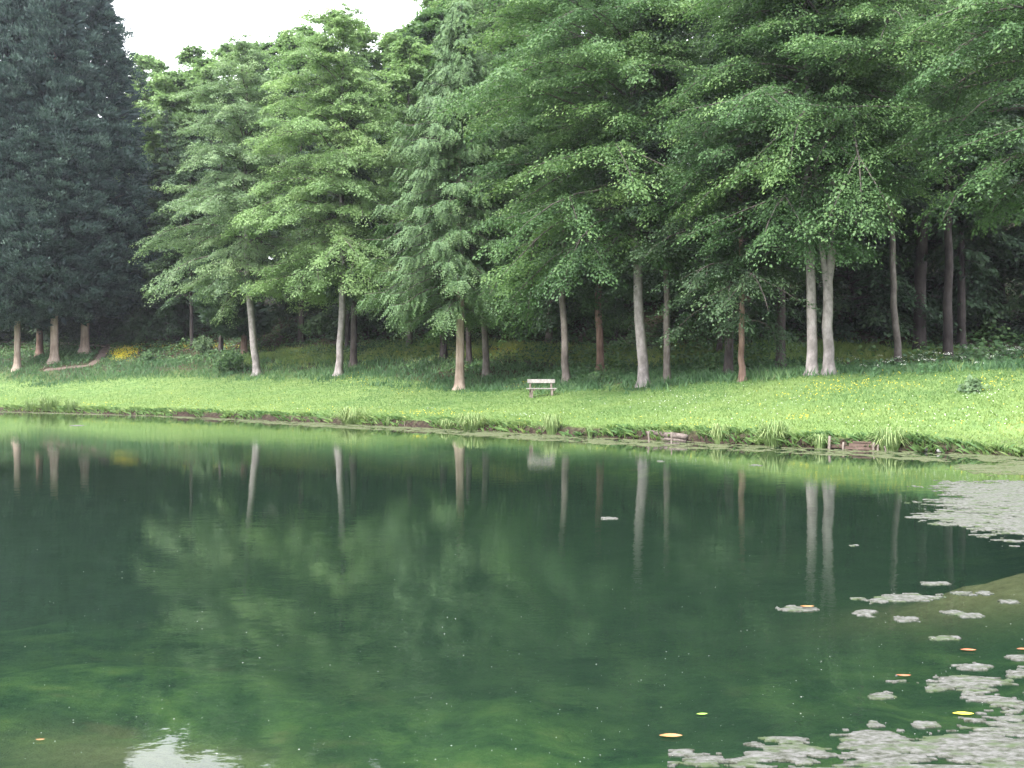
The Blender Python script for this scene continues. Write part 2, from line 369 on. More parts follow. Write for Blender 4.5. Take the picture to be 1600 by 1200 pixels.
def make_broadleaf(rng, H, R, cb, trunk_pts=None, r0=.27, nb=95, leaf=.2, dens=1.0, lake=.3, wid=1.0, droop=.25, fork=None, tone=.45, rough=.03, low=1.0, fill=1.0, per=55):
    """returns (trunk mesh, crown mesh), base at the origin; cb = height of the lowest foliage"""
    wd = Wood(); lv = Leaves(); lb = Wood()
    if trunk_pts is None: trunk_pts = [(0, 0, 0), (rng.normal()*.15, rng.normal()*.15, H*.25), (rng.normal()*.3, rng.normal()*.3, H*.6)]
    tp = [np.array(q, float) for q in trunk_pts]
    tp.append(np.array([tp[-1][0]+rng.normal()*.4, tp[-1][1]+rng.normal()*.3, H*.97]))
    tz = np.array([q[2] for q in tp]); tx = np.array([q[0] for q in tp]); ty = np.array([q[1] for q in tp])
    def tr(z): return np.stack([np.interp(z, tz, tx), np.interp(z, tz, ty), z], -1)
    zs = np.concatenate([[-.4, 0, .12, .3, .6], np.linspace(1, H*.97, 22)])
    rad = r0*(1-np.clip(zs/H, 0, 1))**.75*(1 + .75*np.exp(-np.maximum(zs, 0)/.22))
    wd.tube(tr(zs) + np.concatenate([np.zeros((5, 3)), rng.normal(size=(22, 3))*np.array([.03, .03, 0])]), rad, 12, rng, rough)
    if fork is not None:
        fz, dx = fork; e = np.array([dx, .1, 0.])
        ts = np.linspace(0, 1, 8)[:, None]
        base = tr(np.array([fz]))[0]
        wd.tube(base + np.array([0, 0, -.3]) + ts*np.array([0, 0, 5.5]) + e*np.sin(ts*1.3), r0*.62*(1-.6*ts[:, 0]), 9, rng, rough)
    for k in range(nb):
        v = (k + rng.random())/nb
        z = cb + low + (H*.98 - cb - low)*v**.95
        az = k*2.39996 + rng.normal()*.35
        dr = np.array([math.cos(az), math.sin(az), 0])
        prof = (min(1, (v+.12)/.3))**.55*(1-v)**.62*1.12 + .10
        L = R*prof*(.72+.5*rng.random())*(1 + lake*float(dr@TOLAKE))
        el0 = math.radians(12 + 48*v + rng.normal()*8); el1 = math.radians(-48 + 46*v + rng.normal()*12)
        if k % 3 == 2: L *= .5; az = -math.pi/2 - .25 + rng.normal()*.7; dr = np.array([math.cos(az), math.sin(az), 0])
        if v < .15: el0 -= .1; el1 -= .12
        nseg = 6; P = [tr(np.array([z]))[0]]
        curve = rng.normal()*.12
        for q in range(nseg):
            e = el0 + (el1-el0)*(q/(nseg-1)); a = az + curve*q
            P.append(P[-1] + L/nseg*np.array([math.cos(e)*math.cos(a), math.cos(e)*math.sin(a), math.sin(e)]))
        P = np.array(P)
        rb = min(.085, .017*L+.012)*(1-.5*v)
        lb.tube(P, rb*np.linspace(1, .12, len(P)), 5)
        tn = tone + rng.normal()*.13 + .10*v
        w = wid*(.75+.5*rng.random())
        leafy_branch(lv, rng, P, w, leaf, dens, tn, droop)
        fans = [(P, L)]
        for q in range(2 if L > 2.2 else 1):                        # side branches in the same layer
            t0 = .3 + .4*rng.random(); st = path_interp(P, np.array([t0]))[0]; tg = norm(path_interp(P, np.array([t0+.1]))[0]-st)
            sgn = 1 if q == 0 else -1
            a2 = sgn*math.radians(32 + 25*rng.random()); c, s = math.cos(a2), math.sin(a2)
            d2 = np.array([tg[0]*c-tg[1]*s, tg[0]*s+tg[1]*c, tg[2]-.05])
            L2 = L*(1-t0)*(.75+.4*rng.random())
            tt = np.linspace(0, 1, 5)[:, None]
            P2 = st + d2*L2*tt + np.array([0, 0, -1.])*droop*.5*L2*tt**2*.5
            lb.tube(P2, rb*.5*np.linspace(1, .15, 5), 4)
            leafy_branch(lv, rng, P2, w*.85, leaf, dens, tn, droop, .05)
            fans.append((P2, L2))
        for Pf, Lf in fans:
            k_ = max(2, int(Lf*1.5*fill)); t_ = .18 + .82*rng.random(k_)**.8; cc = path_interp(Pf, t_); oo = norm(path_interp(Pf, np.minimum(t_+.08, 1))-path_interp(Pf, t_-.08))
            cc = cc + rng.normal(size=cc.shape)*np.array([.28, .28, .12])*wid
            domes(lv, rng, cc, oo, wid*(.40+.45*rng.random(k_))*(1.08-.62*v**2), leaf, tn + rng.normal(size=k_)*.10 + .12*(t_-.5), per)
    return wd.mesh('trunk'), lv.mesh('crown'), lb.mesh('branches')

def make_cypress(rng, H, R, cb, r0=.35, n=1500, per=34, leaf=.34, clump=.75, power=2.4, offset=(0, 0), face=.65, tone=.45, trunk_lean=0.0):
    """dense column-shaped evergreen of upswept sprays"""
    wd = Wood(); lv = Leaves()
    zs = np.concatenate([[-.4, 0, .15, .4, .8], np.linspace(1.4, H*.96, 14)])
    P = np.stack([zs/H*trunk_lean*H, np.zeros_like(zs), zs], -1)
    wd.tube(P, r0*(1-np.clip(zs/H, 0, 1))**.8*(1+.8*np.exp(-np.maximum(zs, 0)/.35)), 12, rng, .07)
    def prof(v): return np.minimum(1, ((v+.05)/.16))**.5*(1-v**power)**.9
    v = rng.random(n*3); w = prof(v); keep = rng.random(n*3) < w; v = v[keep][:n]; m = len(v)
    az = np.where(rng.random(m) < face, rng.normal(size=m)*1.15 - np.pi/2, rng.random(m)*2*np.pi)
    lob = 1 + .10*np.sin(az*3 + v*9 + rng.random()*6) + .22*(vnoise(az*2.2+7, v*16)-.5)*2 + .10*(vnoise(az*5+3, v*34)-.5)*2
    rr = R*prof(v)*lob*(.64+.42*rng.random(m)**.7)
    c = np.stack([np.cos(az)*rr + offset[0]*np.sin(np.pi*np.clip(v, 0, 1)), np.sin(az)*rr + offset[1], cb + (H-cb)*v], -1)
    o = norm(np.stack([np.cos(az), np.sin(az), .35+.9*v], -1))
    i = np.repeat(np.arange(m), per)
    loc = rng.normal(size=(len(i), 3)); loc = norm(loc)*(rng.random((len(i), 1))**.5)
    loc[:, 2] *= .55
    sz = clump*(.55+.8*rng.random(m))
    pos = c[i] + loc*sz[i][:, None]*.75 - o[i]*.15
    d = norm(o[i]*.7 + loc*.8 + np.array([[0, 0, .25]]) + rng.normal(size=loc.shape)*.3)
    nn = norm(o[i]*.4 + np.array([[0, 0, .9]]) + rng.normal(size=loc.shape)*.45)
    L = leaf*(.6+.8*rng.random(len(i)))
    lv.add(kites(pos, d, nn, L, L*.24), tone + rng.normal(size=m)[i]*.15 + rng.normal(size=len(i))*.10 + .26*loc[:, 2])  # clump tops coloured lighter as if lit from above
    k = n*4                                                        # inner shoots, coloured darkest to paint shade between the outer clumps
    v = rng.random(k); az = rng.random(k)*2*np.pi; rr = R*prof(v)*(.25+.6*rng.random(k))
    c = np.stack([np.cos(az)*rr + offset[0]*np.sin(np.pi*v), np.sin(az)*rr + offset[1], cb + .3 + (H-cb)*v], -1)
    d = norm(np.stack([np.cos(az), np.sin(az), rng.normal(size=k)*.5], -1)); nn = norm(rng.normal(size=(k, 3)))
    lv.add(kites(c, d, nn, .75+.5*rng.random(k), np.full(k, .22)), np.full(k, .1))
    for q in range(40):
        z = cb + (H-cb)*(q+.5)/42; a = rng.random()*6.28; L = R*.8*float(prof(np.array((q+.5)/42)))
        wd.tube([(0+z*trunk_lean, 0, z), (math.cos(a)*L*.5+z*trunk_lean, math.sin(a)*L*.5, z+.1), (math.cos(a)*L, math.sin(a)*L, z+.6)], [.05, .035, .01], 4)
    return wd.mesh('trunk'), lv.mesh('crown')

def make_cedar(rng, H, R, cb, r0=.25, nb=120, leaf=.17, dens=1.0, hang=.85, tone=.5, power=.85, xtr=None):
    """conifer with curtains of hanging sprays"""
    wd = Wood(); lv = Leaves(); lb = Wood()
    zs = np.concatenate([[-.4, 0, .12, .35, .7], np.linspace(1.2, H*.99, 20)])
    P = np.stack([.06*np.sin(zs*.35), .05*np.cos(zs*.4)-.05, zs], -1)
    wd.tube(P, r0*(1-np.clip(zs/H, 0, 1))**.8*(1+.6*np.exp(-np.maximum(zs, 0)/.3)), 12, rng, .06)
    for k in range(nb):
        v = (k+rng.random())/nb; z = cb + .8 + (H*.985-cb-.8)*v
        az = k*2.39996 + rng.normal()*.3
        L = (R*(1-v)**power*(.7+.5*rng.random()) + .25)*min(1, .55 + v/.12*.45)
        if xtr: L *= 1 + xtr*math.cos(az - math.pi)
        e0 = math.radians(-5+35*v); e1 = math.radians(-38+40*v)
        Pb = [np.array([0, 0, z])]
        for q in range(5):
            e = e0+(e1-e0)*min(1, q/3) + (.45 if q == 4 else 0)
            Pb.append(Pb[-1] + L/5*np.array([math.cos(e)*math.cos(az), math.cos(e)*math.sin(az), math.sin(e)]))
        Pb = np.array(Pb)
        lb.tube(Pb, (.010+.010*L)*np.linspace(1, .15, 6), 5)
        nt_ = max(5, int(L/.085*dens)); t = .05+.95*rng.random(nt_)**.8
        p0 = path_interp(Pb, t); out = np.array([math.cos(az), math.sin(az), 0]); lat = np.array([-math.sin(az), math.cos(az), 0])
        sd = rng.normal(size=(nt_, 1))
        d = norm(np.array([[0, 0, -1.]])*(.75+.3*rng.random((nt_, 1))) + out*.38 + lat*sd*.45)
        p0 = p0 + lat*sd*.16
        tl = hang*(.45+.75*rng.random(nt_))*(.45+.55*(1-v))
        nl = 11; U_ = np.tile((np.arange(nl)+.3)/nl, nt_); i = np.repeat(np.arange(nt_), nl)
        s = U_*tl[i]; c = p0[i] + d[i]*s[:, None] + out*(.25*s**2)[:, None]
        n0 = norm(out + np.array([0, 0, .45]) + rng.normal(size=(nt_, 3))*.35)[i]
        b = norm(np.cross(n0, d[i])); sg = np.where(np.arange(len(c)) % 2 == 0, 1., -1.)[:, None]
        ld = norm(d[i]*.75 + b*sg*.75 + out*.25 + rng.normal(size=c.shape)*.16)
        Lf = leaf*(1.25-.65*U_)*(.75+.5*rng.random(len(c)))
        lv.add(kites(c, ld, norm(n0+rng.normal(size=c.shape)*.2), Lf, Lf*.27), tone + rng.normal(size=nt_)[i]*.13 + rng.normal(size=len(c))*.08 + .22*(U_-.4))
    return wd.mesh('trunk'), lv.mesh('crown'), lb.mesh('branches')

def plant(name, loc, meshes, leafm, barkm, label, cat='tree', group=None, rz=0.0, scale=1.0):
    r = empty(name, loc, label, cat, group, rz, scale)
    link('trunk', meshes[0], M[barkm], r); link('crown', meshes[1], M[leafm], r)
    if len(meshes) > 2: link('branches', meshes[2], M['limb_bark'], r)
    return r

def zat(py, d): return CAMZ + (HY-py)/F*d
def local_pts(base, pxs):
    """trunk points given as photo pixels, in the tree's own frame at the tree's depth"""
    d = base[1]; return [((px-CX)/F*d - base[0], 0, zat(py, d) - base[2]) for px, py in pxs]

# ------------------------------------------------------------------ trees at the edge of the wood
EDGE = 'trees along the edge of the wood'
def broad(seed, px, py, wpx, pxs, cb_py, top_py, R, leafm, barkm, label, name='beech_tree', **kw):
    rng = np.random.default_rng(seed); b = gp(px, py); d = b[1]
    pts = [(0, 0, 0)] + local_pts(b, pxs)
    H = zat(top_py, d) - b[2]; cb = zat(cb_py, d) - b[2]
    pts = [q for q in pts if q[2] < H*.9]
    f = kw.pop('fork_px', None)
    if f: kw['fork'] = (zat(f[1], d) - b[2], (f[2]-f[0])/F*d*1.1)
    me = make_broadleaf(rng, H, R, cb, pts, wpx/F*d/2, **kw)
    return plant(name, b, me, leafm, barkm, label, 'tree', EDGE)

broad(11, 402, 586, 12, [(397, 545), (388, 445), (383, 300)], 455, 62, 5.3, 'silver_leaf', 'beech_bark', 'tree with thin pale trunk leaning left and feathery silver green crown, nearest the cypress clump', nb=125, wid=.9, leaf=.12, per=90, dens=1.4, tone=.5, low=.3, fill=1.25)
broad(12, 529, 586, 12, [(534, 500), (536, 400), (534, 250)], 455, 8, 5.5, 'pale_leaf', 'beech_bark', 'tree with slim pale curved trunk and light green layered crown, left of the drooping cedar', nb=135, wid=1.0, leaf=.125, per=95, dens=1.4, tone=.5, lake=.4, low=.3, fill=1.25)
broad(13, 760, 588, 11, [(758, 540), (756, 470), (760, 200)], 470, -60, 4.0, 'silver_leaf', 'grey_bark', 'tree with slender fluted grey trunk just right of the drooping cedar', nb=90, leaf=.145, per=75, tone=.42)
broad(14, 885, 597, 12, [(882, 540), (879, 470), (880, 200)], 478, -150, 4.3, 'beech_leaf', 'grey_bark', 'tree with dark grey upright trunk just right of the bench', nb=90, leaf=.145, per=75, tone=.32)
broad(15, 938, 580, 12, [(937, 540), (935, 480), (935, 200)], 500, -130, 3.8, 'dark_leaf', 'red_bark', 'tree with brown trunk standing back between the bench and the white trunk', nb=85, leaf=.145, per=75)
broad(16, 1006, 603, 17, [(1003, 540), (998, 465), (992, 300), (988, 150)], 465, -190, 6.6, 'beech_leaf', 'beech_bark', 'big tree with smooth whitish trunk and bright green layered crown spreading over the bench', nb=140, leaf=.115, per=110, lake=.45, wid=1.15, dens=1.4, tone=.5, low=2.4)
broad(17, 1042, 597, 11, [(1042, 540), (1041, 470), (1038, 200)], 465, -120, 3.8, 'dark_leaf', 'grey_bark', 'tree with narrow dark trunk close right of the white trunk', nb=85, leaf=.145, per=75)
broad(18, 1269, 586, 17, [(1268, 540), (1267, 470), (1262, 250)], 430, -150, 4.4, 'beech_leaf', 'beech_bark', 'tree with straight grey trunk beside the forked trunk', nb=100, leaf=.105, per=105, dens=1.3, tone=.30)
broad(19, 1295, 585, 17, [(1294, 520), (1293, 440), (1298, 395), (1310, 150)], 395, -230, 5.8, 'beech_leaf', 'beech_bark', 'big tree with pale trunk forking into a narrow V under bright green foliage', nb=140, leaf=.10, per=120, lake=.4, wid=1.1, dens=1.5, tone=.45, fork_px=(1291, 445, 1274), low=3.2)
broad(20, 1404, 572, 11, [(1397, 470), (1393, 300), (1392, 150)], 230, -160, 4.2, 'beech_leaf', 'grey_bark', 'slim dark tree leaning left at the wood edge, beyond the flowery bank', nb=80, leaf=.10, per=110, dens=1.3, tone=.35)
broad(21, 1160, 596, 10, [(1160, 545), (1158, 480)], 512, 40, 3.4, 'dark_leaf', 'red_bark', 'small tree with short reddish trunk and foliage hanging low over it', nb=80, leaf=.105, per=105, low=.2)
broad(22, 1690, 575, 18, [(1690, 500), (1688, 400)], 330, -260, 5.2, 'beech_leaf', 'grey_bark', 'tree outside the right edge whose green boughs hang into the picture', nb=110, leaf=.10, per=110, dens=1.3, lake=.3, tone=.4)

# drooping cedar in the middle
b = gp(718, 608); d = b[1]
plant('cedar_tree', b, make_cedar(np.random.default_rng(31), zat(-5, d)-b[2], 4.9, zat(505, d)-b[2], 14.5/F*d/2, nb=270, dens=1.7, leaf=.14, xtr=.2, hang=1.15, tone=.5, power=.78), 'cedar_leaf', 'fawn_bark',
      'cedar with hanging grey green sprays and bare buff trunk left of the bench', 'tree', EDGE)
# small dark conifer behind the leaning pale trunk
b = gp(381, 556); d = b[1]
plant('conifer_tree', b, make_cypress(np.random.default_rng(32), 12.5, 2.7, 1.6, .26, n=750, per=34, leaf=.22, clump=.55, power=1.5, offset=(-1.6, 0)), 'dark_leaf', 'red_bark',
      'short dense dark conifer with low skirt behind the leaning pale trunk', 'tree', EDGE)

# cypress clump on the left
CG = 'cypress clump on the left'
for sd, px, py, w, topx, top, cb, R, lab, lean in ((41, 27, 578, 10, 12, -40, 512, 4.7, 'dark cypress with buff trunk nearest the water, foremost trunk of the left clump', 0),
                             (42, 85, 566, 12, 84, -75, 500, 5.0, 'dark cypress with tall buff trunk in the middle of the left clump', 0),
                             (43, 133, 551, 13, 150, -60, 497, 5.5, 'dark cypress with stout trunk beside the dirt track, right of the left clump', .012),
                             (44, 62, 566, 9, 50, 10, 495, 4.6, 'dark cypress with shaded reddish trunk standing between two buff trunks', 0)):
    b = gp(px, py); d = b[1]
    if sd == 44: b = np.array([b[0]*1.05, d*1.05, height(b[0]*1.05, d*1.05)]); d = b[1]
    H = zat(top, d)-b[2]
    me = make_cypress(np.random.default_rng(sd), H, R, zat(cb, d)-b[2], w/F*d/2, n=1500, per=85, leaf=.22, clump=.95, power=3.4 if sd != 43 else 2.8, trunk_lean=lean, face=.7, offset=(lean*H*.8, 0))
    plant('cypress_tree', b, me, 'cypress_leaf', 'fawn_bark' if sd != 44 else 'red_bark', lab, 'tree', CG)
    if sd == 41: first_cyp = COL.objects[-1] if False else None

# ------------------------------------------------------------------ trees deeper in the wood (built once, copied)
def proto(seed, kind, **kw):
    rng = np.random.default_rng(seed)
    return make_broadleaf(rng, **kw) if kind == 'b' else make_cedar(rng, **kw)
PB1 = proto(51, 'b', H=25, R=5.0, cb=6.5, r0=.24, nb=85, leaf=.24, dens=.9, lake=.2)
PB2 = proto(52, 'b', H=27, R=5.5, cb=9.0, r0=.30, nb=85, leaf=.24, dens=.9, lake=.2)
PB3 = proto(53, 'b', H=22, R=4.2, cb=4.5, r0=.20, nb=75, leaf=.24, dens=.9, lake=.2)
PC1 = proto(54, 'c', H=26, R=3.6, cb=5.0, r0=.26, nb=120, leaf=.24, dens=.8, hang=.8)
def dup_mesh(ms): return tuple(x.copy() for x in ms)
PU1 = proto(56, 'b', H=8.5, R=3.2, cb=.3, r0=.07, nb=55, leaf=.17, dens=.9, lake=.2, low=.2, per=60)
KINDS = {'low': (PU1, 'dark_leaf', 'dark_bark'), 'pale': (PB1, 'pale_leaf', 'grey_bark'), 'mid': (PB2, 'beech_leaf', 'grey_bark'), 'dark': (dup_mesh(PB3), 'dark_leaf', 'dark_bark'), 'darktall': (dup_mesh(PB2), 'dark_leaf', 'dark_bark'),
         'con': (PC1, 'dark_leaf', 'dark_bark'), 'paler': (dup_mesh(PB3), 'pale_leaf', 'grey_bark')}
LIB = {}
def wood_tree(kind, loc, scale, rz, label, group, name=None):
    if kind not in LIB:
        ms, lm, bm = KINDS[kind]
        LIB[kind] = plant(name or ('conifer_tree' if kind == 'con' else 'beech_tree'), loc, ms, lm, bm, label, 'tree', group, rz, scale); return LIB[kind]
    return copy_thing(LIB[kind], loc, label, rz, scale, group)

# trunks that can be told apart between the edge trees
IN = 'shaded trunks inside the wood'
TR = [('con', 552, 573, 10, 'conifer with scaly grey trunk just right of the slim pale curved trunk'),
      ('con', 543, 548, 9, 'conifer with reddish trunk half hidden behind the slim pale curved trunk'),
      ('con', 693, 560, 10, 'conifer with dark brown trunk standing back, left of the drooping cedar'),
      ('dark', 733, 568, 9, 'tree with brown trunk half hidden behind the buff cedar trunk'),
      ('dark', 1124, 556, 9, 'dark trunk leaning at the back, between the white trunk and the forked trunk'),
      ('con', 1138, 587, 11, 'dark conifer trunk just left of the short reddish trunk'),
      ('darktall', 1220, 575, 10, 'dark trunk alone in shade left of the forked tree'),
      ('darktall', 1437, 556, 20, 'thickest dark trunk deep in shade on the right'),
      ('darktall', 1481, 562, 10, 'thin dark trunk right of the thickest shaded trunk'),
      ('con', 1502, 545, 12, 'dark conifer trunk farthest right in the shade')]
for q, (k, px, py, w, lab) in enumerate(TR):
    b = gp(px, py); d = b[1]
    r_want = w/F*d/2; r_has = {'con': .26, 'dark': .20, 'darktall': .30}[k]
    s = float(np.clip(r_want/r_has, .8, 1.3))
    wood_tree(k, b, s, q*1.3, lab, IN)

# rows up the hillside behind
BG = 'trees up the hillside behind'
rb = np.random.default_rng(5)
far_lab = {'low': 'low bushy tree growing in the shade between the trunks', 'pale': 'pale green broadleaf tree up the hill behind the edge of the wood', 'paler': 'small pale broadleaf tree on the hill against the sky',
           'mid': 'tall green broadleaf tree in the depth of the wood', 'dark': 'small dark broadleaf tree in deep shade of the wood',
           'darktall': 'tall dark broadleaf tree in deep shade of the wood', 'con': 'dark hanging conifer in the depth of the wood'}
# skyline trees: (column, row of the top, distance, kind)
for px, top, dd, k in ((222, 82, 112, 'pale'), (255, 92, 118, 'paler'), (300, 72, 104, 'pale'), (322, 92, 97, 'pale'), (278, 112, 96, 'pale'), (640, 60, 72, 'pale'), (345, 66, 108, 'paler'), (405, 66, 100, 'pale'), (440, 48, 96, 'mid'), (482, 40, 92, 'pale'),
                       (515, 18, 84, 'con'), (560, 40, 86, 'pale'), (605, 52, 88, 'paler'), (640, 42, 84, 'pale'), (672, 14, 78, 'mid'), (700, -30, 84, 'pale'), (745, -30, 74, 'mid'), (790, -10, 78, 'pale'), (850, -60, 76, 'mid')):
    x = (px-CX)/F*dd; z = float(height(x, dd)); Hw = zat(top, dd) - z
    base = {'pale': 25, 'paler': 22, 'mid': 27, 'con': 26}[k]
    wood_tree(k, (x, dd, z), Hw/base, rb.random()*6.28, far_lab[k], BG)
for row, (dd, step, ks) in enumerate(((21, 74, ('darktall', 'mid', 'dark', 'con')), (33, 85, ('mid', 'darktall', 'con')))):
    px = 620
    while px < 1720:
        e = gp(px, 590); x0, y0 = e[0], e[1]
        jx = px + rb.normal()*14
        dist = y0 + dd + rb.normal()*2
        x = (jx-CX)/F*dist
        k = ks[int(rb.random()*len(ks))]
        if px < 850 and row == 1: k = 'mid'
        if row == 0 and px < 1180: px += step; continue
        wood_tree(k, (x, dist, float(height(x, dist))-.1, ), .95+.25*rb.random(), rb.random()*6.28, far_lab[k], BG)
        px += step*(.85+.3*rb.random())
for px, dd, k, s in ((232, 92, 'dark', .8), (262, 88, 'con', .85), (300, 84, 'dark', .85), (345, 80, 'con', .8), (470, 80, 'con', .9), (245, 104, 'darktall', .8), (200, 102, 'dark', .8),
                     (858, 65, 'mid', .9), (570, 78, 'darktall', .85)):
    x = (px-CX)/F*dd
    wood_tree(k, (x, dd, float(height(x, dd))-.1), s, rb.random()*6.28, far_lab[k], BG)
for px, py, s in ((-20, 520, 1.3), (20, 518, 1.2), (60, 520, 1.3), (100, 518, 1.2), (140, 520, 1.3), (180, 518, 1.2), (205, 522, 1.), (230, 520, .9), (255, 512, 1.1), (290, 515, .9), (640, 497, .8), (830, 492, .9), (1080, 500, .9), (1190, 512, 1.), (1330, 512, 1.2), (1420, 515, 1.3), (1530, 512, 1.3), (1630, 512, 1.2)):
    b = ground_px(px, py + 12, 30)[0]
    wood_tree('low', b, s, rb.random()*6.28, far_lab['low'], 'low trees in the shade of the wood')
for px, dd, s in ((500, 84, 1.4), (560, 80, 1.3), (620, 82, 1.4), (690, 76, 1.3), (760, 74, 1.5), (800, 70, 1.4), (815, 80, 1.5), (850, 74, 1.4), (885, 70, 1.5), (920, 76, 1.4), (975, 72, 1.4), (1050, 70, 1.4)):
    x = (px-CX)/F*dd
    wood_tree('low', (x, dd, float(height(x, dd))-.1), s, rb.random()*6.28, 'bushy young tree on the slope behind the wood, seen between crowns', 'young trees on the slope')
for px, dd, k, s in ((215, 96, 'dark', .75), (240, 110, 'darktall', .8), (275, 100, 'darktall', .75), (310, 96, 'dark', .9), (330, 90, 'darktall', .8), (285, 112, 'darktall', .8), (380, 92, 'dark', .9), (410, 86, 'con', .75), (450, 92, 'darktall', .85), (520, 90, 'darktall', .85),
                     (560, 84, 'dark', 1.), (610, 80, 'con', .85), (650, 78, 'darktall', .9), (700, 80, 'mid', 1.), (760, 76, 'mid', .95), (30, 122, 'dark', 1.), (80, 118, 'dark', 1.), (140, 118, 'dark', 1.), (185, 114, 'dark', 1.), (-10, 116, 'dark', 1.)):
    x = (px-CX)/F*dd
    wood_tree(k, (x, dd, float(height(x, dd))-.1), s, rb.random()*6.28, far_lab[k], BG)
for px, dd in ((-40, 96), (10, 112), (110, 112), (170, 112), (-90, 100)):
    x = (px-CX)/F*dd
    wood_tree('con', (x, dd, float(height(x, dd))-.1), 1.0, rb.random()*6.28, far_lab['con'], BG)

# ------------------------------------------------------------------ grass, undergrowth, flowers (uncountable)
def blades(P, h, w, rng, var, lean=.5):
    n = len(P); a = rng.random(n)*2*np.pi; side = np.stack([np.cos(a), np.sin(a), np.zeros(n)], -1)
    tip = P + np.stack([rng.normal(size=n)*lean*h, rng.normal(size=n)*lean*h, h], -1)
    mid = P + (tip-P)*.55 + np.array([0, 0, .06])*h[:, None]
    w = w[:, None]
    V = np.stack([P - side*w, P + side*w, mid + side*w*.8, tip], 1).reshape(-1, 3)
    return V, var
TRACK = [(172, 538), (168, 541), (162, 550), (155, 562), (140, 571), (110, 574), (70, 578)]
TRW = np.array([gp(*q) for q in TRACK])[:, :2]
def off_track(x, y):
    d = np.full(x.shape, 99.)
    for a, e in zip(TRW[:-1], TRW[1:]-TRW[:-1]):
        t = np.clip(((x-a[0])*e[0]+(y-a[1])*e[1])/(e@e), 0, 1); d = np.minimum(d, np.hypot(x-a[0]-t*e[0], y-a[1]-t*e[1]))
    return d > .42 + .3*fbm(x*2, y*2, 2)
def scatter(n, rng, fn):
    """points on the far bank seen by the camera; fn(x, y, s) -> keep probability"""
    px = rng.random(n)*1960 - 130; t = rng.random(n)
    d = 20 + 85*t**1.25
    x = (px-CX)/F*d; s = shore_dist(x, d)
    keep = rng.random(n) < fn(x, d, s)*(d/105)**.3
    keep &= off_track(x, d)
    x = x[keep]; d = d[keep]
    return np.stack([x, d, height(x, d)], -1), s[keep]
rg = np.random.default_rng(77)
P, s = scatter(1020000, rg, lambda x, y, s: (s > .42)*(1-.85*sm(11.5, 13.5, x)*(1-sm(28.5, 32, y))*(1-sm(.6, 3.0, s + (fbm(x*.8, y*.8, 3)-.5)*2.5)))*(1-sm(-.5, 2.5, s-lawn_limit(x, y))))
h = .035 + .05*rg.random(len(P))
vn = fbm(P[:, 0]*.5, P[:, 1]*.5, 4); vf = fbm(P[:, 0]*.12+9, P[:, 1]*.12, 3)
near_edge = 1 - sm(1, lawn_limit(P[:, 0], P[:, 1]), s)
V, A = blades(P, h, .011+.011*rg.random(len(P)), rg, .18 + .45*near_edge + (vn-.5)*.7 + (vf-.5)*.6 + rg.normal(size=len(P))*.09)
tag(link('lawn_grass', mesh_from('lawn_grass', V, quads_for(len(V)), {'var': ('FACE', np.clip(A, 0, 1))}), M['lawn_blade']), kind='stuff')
P, s = scatter(700000, rg, lambda x, y, s: sm(-2.2, .5, s-lawn_limit(x, y) + (fbm(x*.4, y*.4, 3)-.5)*4)*(1-sm(4, 10, s-lawn_limit(x, y)))*(.35+.65*(fbm(x*.6+3, y*.6, 3) > .42)))
h = .14 + .30*rg.random(len(P))**1.5*(.5+fbm(P[:, 0]*.7, P[:, 1]*.7, 3))
V, A = blades(P, h, .015+.02*rg.random(len(P)), rg, .42 + (fbm(P[:, 0]*.45+4, P[:, 1]*.45, 4)-.5)*1.1 + rg.normal(size=len(P))*.16, .45)
tag(link('tall_grass', mesh_from('tall_grass', V, quads_for(len(V)), {'var': ('FACE', np.clip(A, 0, 1))}), M['tall_blade']), kind='stuff')
P, s = scatter(420000, rg, lambda x, y, s: sm(2.0, 7, s-lawn_limit(x, y) + (fbm(x*.3, y*.3, 3)-.5)*4)*(.2+.8*(fbm(x*.35+8, y*.35, 3) > .40))*(1-.6*sm(18, 30, s)))
lf = fbm(P[:, 0]*.55+2, P[:, 1]*.55, 3)
P = P + np.stack([0*lf, 0*lf, np.clip(lf-.35, 0, 1)*2.6*rg.random(len(P))*sm(14, 20, s)*.9 + .05 + .2*rg.random(len(P))], -1)
a = rg.random(len(P))*6.283
L = .14 + .14*rg.random(len(P))
V = kites(P, np.stack([np.cos(a), np.sin(a), rg.normal(size=len(P))*.4], -1), norm(np.array([[-.15, -.45, .8]]) + rg.normal(size=P.shape)*.35), L, L*.38)
tag(link('undergrowth', mesh_from('undergrowth', V, quads_for(len(V)), {'var': ('FACE', np.clip(.42+(lf-.5)*.9+rg.normal(size=len(P))*.15, 0, 1))}), M['ivy_leaf']), kind='stuff')

# grass hanging over the bank edge, thick in places and missing in others
P, s = scatter(900000, rg, lambda x, y, s: (s > .06)*(s < .75)*(fbm(x*.8+y*.6, y*.5+20, 3) > .36)*(.3+.7*(fbm(x*2.1, y*2.1+7, 2) > .45)))
h = .10 + .16*rg.random(len(P))
V, A = blades(P, h, .014+.016*rg.random(len(P)), rg, .34 + (fbm(P[:, 0]*.9+4, P[:, 1]*.9, 3)-.5)*1.0 + rg.normal(size=len(P))*.18, .7)
V = V.reshape(-1, 4, 3); V[:, 3] += np.array([-.659, -.752, -.3])*h[:, None]*.7; V = V.reshape(-1, 3)
tag(link('bank_grass', mesh_from('bank_grass', V, quads_for(len(V)), {'var': ('FACE', np.clip(A, 0, 1))}), M['lawn_blade']), kind='stuff')

